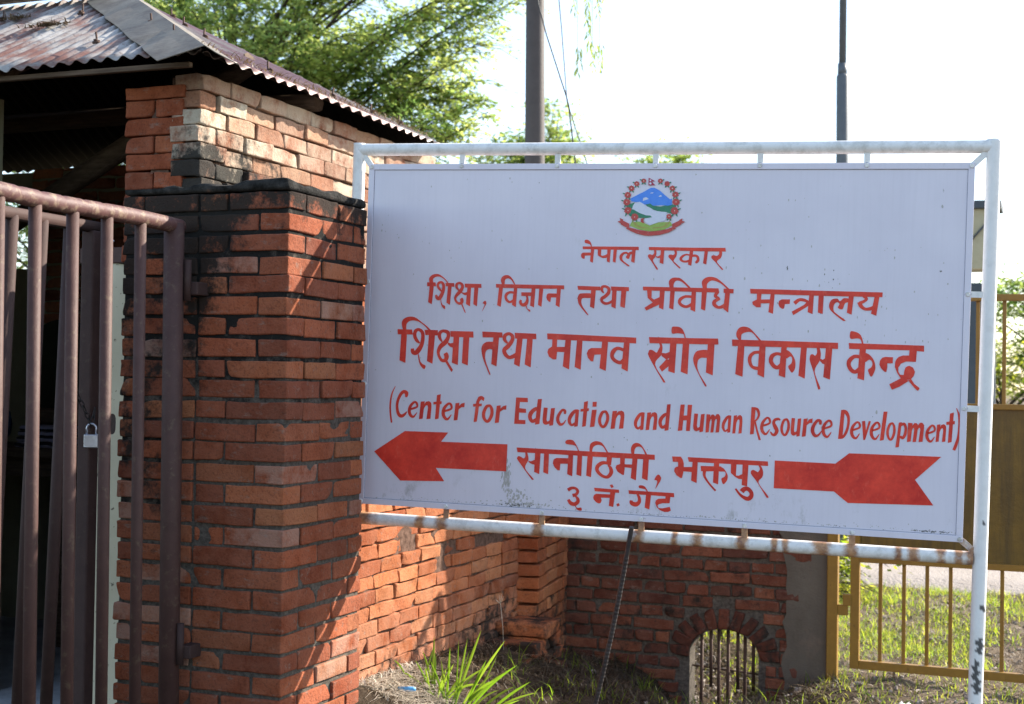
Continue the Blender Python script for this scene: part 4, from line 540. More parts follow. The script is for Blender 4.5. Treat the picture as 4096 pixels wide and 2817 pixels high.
TEXT['d'] = 'R0134.7,845.5,2.1,122.5,873.1,5.7,116.6,910.2,6.8,117.8,947.1,6.8,124.2,985,6.3;R0179.4,885.5,8.8,180.5,870.7,15.6,169.2,865.1,13,156.5,876.6,12,146.1,901.6,10.9,144.3,926.3,10.9,151,950.6,13,163,958,13,175.8,950.8,9.4,184.5,939.3,3.1;R0195.8,931.2,8.1,223.1,921.1,8.1,222.7,907,8.9,212.8,902.9,8.1,197.9,918.9,11.4,194,939,12.6,200.6,954.2,11.4,212.1,958.1,8.1,225,941.5,2.8;P0238.8,899.8,254.8,897.8,248.3,964.5,233.3,966.6;P0248.8,916.6,258.9,899.7,271.3,896.4,279.5,901.6,281.8,909.7,282.1,919.9,279.4,963.2,263.4,965.2,268.1,922.6,266.9,915.1,263.8,912.5,257.9,915.5,250.3,930.2;P0302.4,872.9,317.6,868.4,311.8,961.4,297.2,964.9;P0289.2,899.2,322.4,895,321.7,905.5,289.5,908.8;R0331.2,932.7,8.5,359.9,922,8.5,359.4,907.1,9.4,349.1,902.8,8.5,333.4,919.7,12,329.3,940.9,13.2,336.2,956.9,12,348.3,961.1,8.5,361.9,943.6,3;P0376.8,900.2,392.1,897.5,386.6,963,371.4,965.8;P0388.6,912.5,400,900.5,413,896.6,412.2,913.5,401.3,913.9,388.9,923.2;P0450.4,967.8,455.4,913.8,458.2,889.3,465.2,873.4,472.6,869.2,480.5,868.9,489.5,875.3,486.8,888.1,477.4,881.7,470.1,890.8,467.9,918.2,462.7,965.3;P0446.1,899.6,480.5,897.2,479.5,907,446.4,910.3;R0508.4,903.6,10,497.7,908.9,11.8,488.8,929.7,12.7,489.4,948.1,12.2,498.4,961.3,10.9,509.2,959.5,11.8,519.5,938.6,12.7,519.7,918.2,12.2,513,904.8,10,507.5,903.7,9.1;P0538.3,903,554,900.4,548.3,964.9,532.6,967.7;P0550.4,915.1,562.2,903.3,575.6,899.5,574.8,916.1,563.5,916.5,550.7,925.7;P0611.7,868.9,656.2,869,657.8,884.8,627.1,885.1,625.7,907.9,651.1,909.8,652.1,924.6,625.1,924.8,624.9,951.6,650.3,951.4,650.7,966.3,607.3,967.3;P0695,871.9,710.8,870.3,704.2,963.1,687.3,966.8;R0701.4,906.9,11.6,685.6,909.5,13.8,670.2,925.5,15.9,667.5,940.9,14.8,676.4,954.8,12.7,693.1,947.4,13.8;P0718.8,901.6,734,902.3,730.5,945.1,732.6,951.8,736.4,952.3,742.5,948,746.3,903.8,761.4,901.2,756.3,965.6,742.1,968.3,741.9,960.2,730.2,965.5,721.6,963.8,717.2,957.9,715.4,945.8;R0799.5,922.5,7.9,799.2,911.1,11,788.9,909,9.4,775.3,929.9,11.8,773.9,947.8,12.6,783.4,961.3,11,795.1,957.6,7.1,804.5,943.9,2.4;R0848.6,907.2,8.6,834.9,911.8,12.1,819.9,932.7,13.9,817.8,950.5,12.1,826.8,961.9,8.7,839.6,954.8,9.5;P0839.8,903.7,852.8,904.4,849.5,964.8,836.6,968;P0870.7,875.3,885.1,870.9,879.7,963.1,865.9,966.6;P0858.2,901.4,889.7,897.2,889.1,907.7,858.5,910.9;P0902.9,873.1,918.3,872.5,917.3,890.1,902.4,890.7;P0901.2,902.8,918.6,901.1,912.3,963.4,895.4,966.1;R0949.4,906.4,9.1,939.6,911.4,10.8,931.5,931.2,11.6,932,948.8,11.2,940.3,961.5,10,950.2,959.7,10.8,959.6,939.8,11.6,959.8,920.2,11.2,953.6,907.5,9.1,948.6,906.4,8.3;P0978.2,903.8,994.5,901.8,987.8,966.9,972.5,968.9;P0988.4,920.1,998.7,903.6,1011.3,900.4,1019.6,905.3,1021.9,913.2,1022.2,923.2,1019.4,965.4,1003.1,967.5,1008,925.9,1006.8,918.6,1003.6,916,997.6,919,989.9,933.4;R01092.4,907,8,1079.8,911.6,11.2,1066.1,933,12.8,1064.3,951.2,11.2,1072.6,962.9,8,1084.4,955.6,8.8;P01084.4,903.3,1096.3,904.1,1093.4,965.9,1081.6,969.2;P01106,903.8,1119.8,901.9,1114.4,965.8,1101.5,967.7;P01114.7,919.8,1123.3,903.7,1134,900.6,1141,905.6,1143,913.3,1143.3,923.1,1141.1,964.5,1127.4,966.5,1131.3,925.7,1130.2,918.5,1127.6,916,1122.5,918.8,1116,932.9;P01177,871.1,1190.3,869.6,1185.1,963.5,1170.9,967.1;R01182.5,906.6,9.8,1169.2,909.2,11.6,1156.3,925.2,13.4,1154.1,940.8,12.5,1161.7,954.9,10.7,1175.7,947.5,11.6;P01226.1,869.3,1241.1,868.6,1235.1,962.3,1219.1,965;P01252.4,869.1,1267.9,868.5,1262.5,962.9,1248.6,963.6;P01237.1,908.8,1254.6,907.1,1253.1,924.3,1236.1,926;P01276.8,899.1,1290.1,899.9,1287.2,942.6,1289.1,949.3,1292.4,949.9,1297.7,945.6,1300.9,901.4,1314.1,898.8,1309.8,963.3,1297.5,965.9,1297.2,957.8,1287,963,1279.5,961.3,1275.6,955.4,1274,943.3;P01320.8,899.7,1334.5,900.4,1330.6,963.6,1319.1,966.1;P01331.2,913.8,1339.7,900.2,1346.5,899.9,1350.9,905,1351.3,918.2,1346.9,964.1,1336.4,965.3,1339.9,924.1,1338.6,916.8,1336.5,916.3,1332.2,929;P01348,913.1,1356.9,898.1,1364.3,897.8,1369.7,905.5,1370.1,917.4,1367.2,962.5,1354.7,964.4,1358.7,923.2,1357.5,916,1354.3,915.5,1349.4,926.3;R01405.9,903.7,6.9,1395,908.1,9.7,1383.1,928.7,11.1,1381.6,946.3,9.7,1388.8,957.6,6.9,1399,950.6,7.6;P01398.9,900.1,1409.3,901,1406.9,960.6,1396.6,963.7;P01418,900.7,1429.4,898.9,1425.2,963.6,1414.5,965.4;P01425.3,917,1432.3,900.8,1441.1,897.7,1447,902.8,1448.7,910.7,1449,920.6,1447.4,962.5,1436,964.4,1439,923.1,1438.1,915.8,1435.9,913.2,1431.7,916.1,1426.4,930.3;R01519.2,932.9,7.4,1544.2,922.5,7.4,1543.8,908,8.2,1534.7,903.8,7.4,1521.1,920.3,10.4,1517.6,940.9,11.5,1523.6,956.5,10.4,1534.2,960.6,7.4,1545.9,943.6,2.6;R01581.7,910.3,4.5,1575.1,905.9,9.1,1562.8,909.8,9.8,1559,920.6,10.6,1564.6,933.7,13.6,1571.1,948.1,12.8,1564.3,961.8,10.6,1554.9,960.9,8.3,1548.9,951.8,3.8;R01602.4,905.6,7.4,1594.4,910.5,8.8,1587.9,930.3,9.4,1588.4,947.8,9.1,1595.2,960.4,8.1,1603.3,958.8,8.8,1610.7,938.9,9.4,1610.8,919.5,9.1,1605.8,906.8,7.4,1601.7,905.6,6.7;P01621.1,899.8,1633,900.6,1630.6,942.5,1632.2,949,1635.2,949.6,1639.9,945.4,1642.7,902.2,1654.4,899.7,1650.8,962.7,1639.7,965.2,1639.5,957.3,1630.4,962.4,1623.7,960.7,1620.2,954.9,1618.7,943;P01662.8,901.7,1675.8,899.1,1671.4,962.5,1658.3,965.1;P01672.9,913.6,1682.6,902.1,1693.7,898.3,1693.1,914.6,1683.8,915.1,1673.2,924;R01720.7,919.2,7.8,1720.3,907.5,11,1710.1,905.4,9.4,1696.6,926.8,11.8,1695.2,945.1,12.5,1704.6,958.9,11,1716.3,955.1,7,1725.6,941,2.3;R01732.7,932.8,7.3,1757.2,922.4,7.3,1756.8,908,8,1747.9,903.8,7.3,1734.5,920.2,10.3,1731.1,940.8,11.4,1737,956.3,10.2,1747.4,960.4,7.3,1759,943.4,2.6;P01479.5,867.4,1493.8,868.1,1490.4,963.1,1477.4,965;R01486.4,871.4,8.5,1500.3,875.4,10,1506.3,892.8,8.5,1501.3,908.2,6.5,1490.4,920.1,5.5;P01490.7,921.3,1497.1,919.8,1503.7,946,1516.5,983.3,1508,983.7,1498.9,953.8;P01790.6,864.3,1803,864.2,1797.9,965.1,1783,966.4;R01795.7,868.1,10.2,1807.5,872.4,12.8,1816.1,889.5,9.8,1816.2,915.7,8.9,1809.6,942.2,9.4,1799.4,959.1,8.5,1788.8,962.4,7.3;R01830,933.6,7.2,1854.2,923.5,7.2,1853.8,909.4,7.9,1845.1,905.3,7.2,1831.8,921.3,10.1,1828.4,941.4,11.2,1834.3,956.5,10.1,1844.5,960.5,7.2,1855.9,943.9,2.5;P01862.5,900.7,1873,898.9,1877,932.5,1885.1,899.7,1892.7,899.4,1875.2,965,1868.9,966.6;R01896.6,932.4,7.1,1920.3,922.1,7.1,1919.9,907.7,7.8,1911.3,903.5,7.1,1898.3,919.9,9.9,1895,940.4,11,1900.8,955.9,9.9,1910.8,960,7.1,1922,943,2.5;P01934.4,864.2,1947.2,863.7,1937.7,962.4,1924.5,966.1;R01963.7,903.3,7,1956.3,908.3,8.2,1950.2,928.4,8.9,1950.8,946.3,8.5,1957.2,959.2,7.6,1964.7,957.5,8.2,1971.7,937.3,8.8,1971.7,917.5,8.5,1966.9,904.5,7,1963.1,903.4,6.3;P01986.6,899.9,1996.2,897.7,1989.1,984.3,1977.6,986.7;R01992.7,909.3,7.7,2004.1,903.5,9.3,2010.3,919,9.2,2008.6,939.3,10,2000.5,952.9,9.3,1992.6,946.3,7.7;P02017.6,898.9,2032.4,899.5,2028,963.3,2015.6,966;P02028.8,913.1,2038.1,899.3,2045.4,898.9,2050.1,904.1,2050.5,917.4,2045.6,963.8,2034.3,965,2038.2,923.4,2036.8,916.1,2034.6,915.5,2029.8,928.4;P02046.9,912.2,2056.7,897.1,2064.6,896.7,2070.5,904.5,2070.8,916.5,2067.6,962.1,2054.1,964.1,2058.6,922.4,2057.2,915.1,2053.8,914.6,2048.5,925.5;R02082.2,933.1,6.7,2104.9,923.1,6.7,2104.4,909.2,7.4,2096.3,905.1,6.7,2083.9,920.9,9.4,2080.8,940.8,10.4,2086.3,955.7,9.4,2095.8,959.7,6.7,2106.4,943.3,2.4;P02113.7,901.3,2124.8,899.5,2120.6,959.6,2110.1,961.3;P02120.8,916.4,2127.7,901.3,2136.3,898.4,2142,903.1,2143.7,910.4,2143.9,919.6,2142.3,958.5,2131.1,960.3,2134.2,921.9,2133.3,915.2,2131.1,912.8,2127,915.5,2121.8,928.7;P02154.7,861.4,2167.5,856.7,2163.1,958.8,2150.8,962.5;P02143.7,890.3,2171.7,885.9,2171.2,897.5,2144,900.8;R02175.1,841.8,2,2183.9,864.5,6.5,2186.1,903,6.5,2184.1,941.6,8.2,2177.7,967.6,10.2,2171.1,986.2,10.2'
TEXT['m'] = 'P11018.5,127.7,1047.9,112.4,1068,102.3,1093,88,1104.8,87.9,1125.4,98.8,1142.7,113.8,1163.5,130.4,1170.1,127.9,1170.8,150.4,1155.7,153,1132.1,151.5,1113.6,153.2,1101.7,153.3,1091.3,145.8,1069.4,150.1,1052.1,139.3,1040.2,141,1021.4,137.8;P21063.9,135.9,1065.3,125.8,1075.4,122.4,1085.7,129.1,1075.7,132.5;P21088.5,108.9,1095.2,105.6,1103.7,105.5,1098.7,108.9;P21121,120.6,1127.6,114.7,1134.5,118.8,1126.1,121.4;P21110.4,133.2,1119.6,130.6,1116.5,139;P21096.9,133.2,1111.7,147.4,1106.6,146.6;P21103.5,100.5,1111.1,99.6,1112.1,104.7,1107,103.8;P21112.7,152.4,1135.1,140.6,1158.6,135.5,1173.5,129.5,1158.7,140.5,1155.6,150.5,1148.8,147.2,1140.6,153.1,1132.2,155.7,1122.1,154.9;P21021.5,141.1,1040,134.3,1056.8,125.8,1041.9,141'
TEXT['h'] = 'P31073.6,148.4,1082.8,142.5,1093,145,1101.7,153.3,1127.2,156.5,1152.3,151.4,1170.7,147.9,1185.9,152,1184.7,165.4,1175.1,183.8,1153.1,177.3,1141.2,175.7,1117.5,172.5,1103.8,167.5,1091.8,160.9,1079.8,155.9;P31001.3,151.3,1014.9,147.9,1034.3,141.9,1025.6,164.7,1006.7,161.4;P31023.9,166.3,1042.8,171.3,1051.6,179.6,1070.5,186.2,1094.3,188.6,1099.6,195.2,1077.7,198.8,1052.2,198.1,1036.6,191.5,1016.1,188.3'
TEXT['n'] = 'P21028.7,152.9,1035.2,144.4,1052.1,139.3,1069.4,148.4,1079.8,155.9,1091.8,160.9,1103.9,169.2,1117.5,173.3,1153.1,176.4,1152.1,200.7,1143.9,209.1,1125.5,212.6,1092,224.6,1071.2,209.7,1074.3,199.6,1099.6,196.1,1094.3,189.4,1077.4,188.7,1051.6,179.6,1034.3,169.6,1025.6,164.7'
TEXT['g'] = 'P41025.4,213.5,1052.6,211.5,1074.9,218.1,1092,225.5,1123.8,214.3,1145.7,212.4,1169.3,212.2,1174.7,223.9,1146.5,239.2,1112.9,245.4,1087.6,246.1,1053.4,240.1,1019,227;R81026.8,205,2.4,1039.3,222.6,3.7,1058.3,231.7,4.1,1088.9,235.1,1.4;R81167.3,203.9,2.4,1154.4,222.4,3.7,1136.2,230.9,4,1101.6,234.9,1.4;R81037.4,216,0.7,1041.2,218.4,3.4,1045.7,222.4,0.5;R81155.1,215,0.7,1151.4,217.4,3.4,1147.2,221.5,0.5;R81046,219,0.7,1049.8,221.3,3.4,1054.3,225.3,0.5;R81146.7,218.1,0.7,1143.1,220.5,3.4,1138.8,224.5,0.5;R81054.6,221.9,0.7,1058.4,224.3,3.4,1062.9,228.3,0.5;R81138.4,221.2,0.7,1134.8,223.6,3.4,1130.5,227.6,0.5;R81063.2,224.9,0.7,1067,227.2,3.4,1071.5,231.2,0.5;R81130.1,224.3,0.7,1126.4,226.7,3.4,1122.1,230.7,0.5;R81071.8,227.8,0.7,1075.6,230.2,3.4,1080.1,234.1,0.5;R81121.7,227.4,0.7,1118.1,229.8,3.4,1113.8,233.8,0.5;R81080.3,230.8,0.7,1084.1,233.1,3.4,1088.7,237.1,0.5;R81113.3,230.5,0.7,1109.7,232.9,3.4,1105.4,236.9,0.5'
TEXT['k'] = 'P51059.1,201.4,1072.5,198,1068.5,204.7,1069.6,213.1,1074,216.4,1064.6,216.5,1058.5,211.5'
TEXT['w'] = 'R31067.8,69,0.7,1069.8,72.9,5.1,1072.2,77.8,0.8;R31062.8,69,0.7,1061,72.9,5.1,1058.9,77.8,0.8;R31059.5,61.7,0.7,1055.3,60.2,5.1,1050.1,58.3,0.9;R31042.7,79.4,0.7,1044.9,83.7,5.1,1047.5,88.9,0.9;R31037.4,79.4,0.7,1035.5,83.7,5.1,1033.2,88.9,0.9;R31033.9,71.6,0.7,1029.4,70,5.1,1023.8,68.1,0.9;R31023.9,96.8,0.7,1026.3,101.5,5.1,1029.1,107.2,0.9;R31018,96.9,0.7,1016,101.5,5.1,1013.5,107.2,0.9;R31014.2,88.3,0.7,1009.2,86.5,5.1,1003.2,84.4,0.9;R31011.4,122,0.7,1014,127.2,5.1,1017.2,133.6,0.9;R31004.8,122,0.7,1002.5,127.3,5.1,999.7,133.7,0.9;R31000.5,112.5,0.7,994.9,110.5,5.1,988.1,108.1,0.9;R31009.1,148.9,0.7,1012,154.6,5.1,1015.6,161.7,0.9;R31001.8,148.9,0.7,999.3,154.7,5.1,996.2,161.8,0.9;R3997.1,138.3,0.7,990.9,136.2,5.1,983.4,133.5,0.9;R31014.6,179.7,0.7,1017.7,185.9,5.1,1021.5,193.4,0.9;R31006.8,179.7,0.7,1004.1,185.9,5.1,1000.7,193.5,0.9;R31001.7,168.4,0.7,995.1,166.1,5.1,987,163.3,0.9;R31039.9,202.9,0.7,1043,208.9,5.1,1046.7,216.2,0.9;R31032.3,202.9,0.7,1029.7,209,5.1,1026.4,216.4,0.9;R31027.3,191.9,0.7,1020.9,189.7,5.1,1013.1,186.9,0.9;P51073.2,63.7,1074.6,66.5,1071.8,68.1,1071.1,71.1,1067.8,70.9,1065.4,72.9,1062.8,70.9,1059.5,71.2,1058.7,68.1,1055.8,66.5,1057,63.7,1055.6,60.8,1058.4,59.2,1059.1,56.2,1062.4,56.5,1064.8,54.4,1067.4,56.4,1070.7,56.2,1071.5,59.2,1074.4,60.8;P71063.1,63.7,1065,61.3,1067.1,64,1065.2,66;P51048.5,73.8,1050,76.8,1047,78.5,1046.3,81.8,1042.8,81.5,1040.2,83.7,1037.5,81.5,1033.9,81.8,1033,78.6,1029.9,76.8,1031.2,73.8,1029.8,70.7,1032.7,69,1033.4,65.8,1037,66.1,1039.6,63.9,1042.3,66,1045.9,65.8,1046.8,69,1049.8,70.7;P71037.9,73.8,1039.8,71.4,1041.9,74.1,1040,76.1;P51030.3,90.6,1031.9,94,1028.7,95.8,1027.9,99.4,1024,99.1,1021.1,101.5,1018.1,99.1,1014.2,99.4,1013.3,95.9,1009.9,94,1011.3,90.6,1009.7,87.3,1012.9,85.4,1013.7,81.8,1017.6,82.2,1020.5,79.8,1023.5,82.1,1027.4,81.8,1028.3,85.4,1031.7,87.2;P71018.8,90.6,1020.7,88.3,1022.9,91,1020.9,93;P51018.5,115,1020.3,118.8,1016.7,120.9,1015.8,124.9,1011.5,124.5,1008.2,127.2,1004.9,124.6,1000.5,124.9,999.4,121,995.6,118.9,997.2,115.1,995.4,111.4,999.1,109.2,999.9,105.3,1004.3,105.6,1007.5,102.9,1010.9,105.6,1015.2,105.2,1016.3,109.2,1020.1,111.3;P71005.8,115.1,1007.8,112.7,1009.9,115.4,1008,117.4;P51017,141.1,1019,145.3,1015,147.6,1014,152,1009.2,151.7,1005.7,154.6,1001.9,151.7,997.1,152.1,995.9,147.7,991.7,145.4,993.5,141.2,991.5,137.1,995.5,134.8,996.5,130.4,1001.3,130.7,1004.8,127.8,1008.6,130.7,1013.4,130.3,1014.6,134.7,1018.8,137;P71003.2,141.2,1005.2,138.8,1007.3,141.5,1005.3,143.6;P51023,171.4,1025.2,175.8,1020.8,178.4,1019.8,183.1,1014.7,182.7,1010.9,185.9,1006.9,182.7,1001.8,183.2,1000.4,178.5,995.9,176,997.8,171.6,995.7,167.1,1000,164.6,1001,159.9,1006.2,160.3,1010,157.1,1014,160.2,1019.1,159.8,1020.4,164.5,1024.9,166.9;P71008.4,171.5,1010.4,169.1,1012.5,171.8,1010.5,173.8;P51048.2,194.8,1050.3,199.1,1046,201.6,1045,206.2,1040,205.8,1036.3,208.9,1032.4,205.9,1027.4,206.3,1026.1,201.7,1021.8,199.3,1023.6,195,1021.5,190.6,1025.7,188.2,1026.7,183.6,1031.8,183.9,1035.5,180.8,1039.4,183.9,1044.4,183.4,1045.6,188,1050,190.4;P71033.8,194.9,1035.8,192.5,1037.9,195.2,1036,197.2'
TEXT['x'] = 'R31128.7,68.9,0.7,1130.7,72.9,5.1,1133.1,77.7,0.8;R31123.7,68.9,0.7,1122,72.9,5.1,1119.9,77.7,0.8;R31131.5,61.6,0.7,1135.6,60.1,5.1,1140.6,58.3,0.8;R31153.7,79.4,0.7,1155.8,83.6,5,1158.4,88.9,0.8;R31148.3,79.4,0.7,1146.4,83.7,5.1,1144.1,88.9,0.8;R31156.7,71.5,0.7,1161.2,69.8,5,1166.6,67.8,0.8;R31173.7,96.5,0.7,1176,101.1,5,1178.9,106.7,0.8;R31167.9,96.5,0.7,1165.9,101.1,5,1163.4,106.8,0.8;R31177,88,0.7,1181.8,86.2,5,1187.6,84.1,0.8;R31185.7,119.7,0.7,1188.3,124.9,5,1191.4,131.2,0.8;R31179.2,119.7,0.7,1176.9,124.9,5,1174.2,131.2,0.8;R31189.4,110.2,0.7,1194.7,108.2,5,1201.2,105.8,0.8;R31189.5,147.3,0.7,1192.4,153.1,5,1195.9,160.3,0.8;R31182.1,147.3,0.7,1179.6,153.2,5,1176.4,160.4,0.8;R31193.6,136.5,0.7,1199.6,134.3,5,1207,131.6,0.8;R31185.6,179.6,0.7,1188.8,185.8,5,1192.6,193.4,0.8;R31177.8,179.6,0.7,1175.1,185.9,5,1171.7,193.6,0.8;R31190.1,168,0.7,1196.5,165.6,5,1204.4,162.7,0.8;R31164.9,198,0.7,1167,202.4,5,1169.7,207.7,0.8;R31159.4,198.1,0.7,1157.5,202.5,5,1155.1,207.8,0.8;R31167.9,190,0.7,1172.4,188.3,5,1177.9,186.3,0.8;P51134.1,63.6,1135.4,66.5,1132.7,68.1,1132,71.1,1128.8,70.8,1126.3,72.8,1123.8,70.8,1120.5,71.1,1119.7,68.1,1116.8,66.5,1118,63.6,1116.7,60.8,1119.4,59.2,1120.1,56.2,1123.4,56.4,1125.8,54.4,1128.3,56.4,1131.6,56.2,1132.4,59.2,1135.3,60.8;P71124,63.6,1126,61.3,1128.1,64,1126.1,66;P51159.5,73.6,1161,76.7,1158,78.4,1157.3,81.7,1153.7,81.4,1151.1,83.6,1148.4,81.4,1144.8,81.7,1143.9,78.5,1140.8,76.7,1142.1,73.6,1140.6,70.5,1143.6,68.8,1144.3,65.5,1147.9,65.8,1150.5,63.6,1153.3,65.8,1156.8,65.5,1157.7,68.8,1160.8,70.5;P71148.8,73.6,1150.7,71.3,1152.8,74,1150.9,76;P51180,90.3,1181.6,93.6,1178.4,95.5,1177.6,99,1173.8,98.7,1171,101.1,1168,98.7,1164.2,99.1,1163.2,95.5,1159.9,93.7,1161.3,90.3,1159.7,87,1162.9,85.1,1163.7,81.6,1167.5,81.9,1170.3,79.5,1173.3,81.9,1177.1,81.6,1178.1,85.1,1181.4,86.9;P71168.6,90.3,1170.6,88,1172.7,90.6,1170.7,92.6;P51192.7,112.8,1194.5,116.5,1190.9,118.6,1190,122.5,1185.8,122.2,1182.6,124.9,1179.3,122.2,1175,122.6,1174,118.7,1170.2,116.6,1171.8,112.8,1170,109.1,1173.6,107,1174.4,103.1,1178.7,103.4,1181.9,100.8,1185.2,103.4,1189.4,103,1190.5,107,1194.3,109.1;P71180.2,112.8,1182.2,110.5,1184.3,113.1,1182.3,115.2;P51197.4,139.5,1199.4,143.7,1195.3,146,1194.4,150.5,1189.5,150.1,1186,153.1,1182.2,150.2,1177.4,150.6,1176.2,146.1,1172,143.8,1173.7,139.6,1171.7,135.4,1175.8,133,1176.7,128.5,1181.6,128.9,1185.2,125.9,1188.9,128.9,1193.7,128.4,1194.9,132.9,1199.1,135.2;P71183.5,139.5,1185.5,137.2,1187.6,139.8,1185.6,141.8;P51194.1,171.2,1196.3,175.7,1191.9,178.2,1190.9,183,1185.7,182.6,1181.9,185.8,1177.9,182.6,1172.8,183.1,1171.4,178.3,1166.9,175.8,1168.8,171.3,1166.6,166.8,1171,164.3,1172,159.5,1177.2,159.9,1181,156.7,1185.1,159.8,1190.2,159.4,1191.5,164.2,1196,166.6;P71179.5,171.3,1181.4,168.9,1183.5,171.6,1181.6,173.6;P51170.8,192.2,1172.3,195.3,1169.2,197.1,1168.5,200.4,1164.9,200.2,1162.3,202.4,1159.5,200.2,1155.9,200.5,1155,197.2,1151.8,195.5,1153.1,192.3,1151.6,189.2,1154.7,187.4,1155.4,184.1,1159,184.4,1161.6,182.1,1164.4,184.3,1168,184,1168.9,187.3,1172.1,189;P71159.9,192.3,1161.9,189.9,1164,192.6,1162,194.6'
TEXT['f'] = 'P61082.6,51.9,1107.5,65,1094,65.7,1108,79.5,1082.9,80.1;P21093,61.6,1092.4,63.6,1090.8,64.8,1088.7,64.8,1087,63.6,1086.2,61.6,1086.8,59.7,1088.5,58.4,1090.6,58.4,1092.3,59.7;P21094.2,72.9,1093.5,75.3,1091.4,76.9,1088.8,76.9,1086.6,75.3,1085.7,72.9,1086.5,70.4,1088.5,68.9,1091.2,68.9,1093.3,70.4'
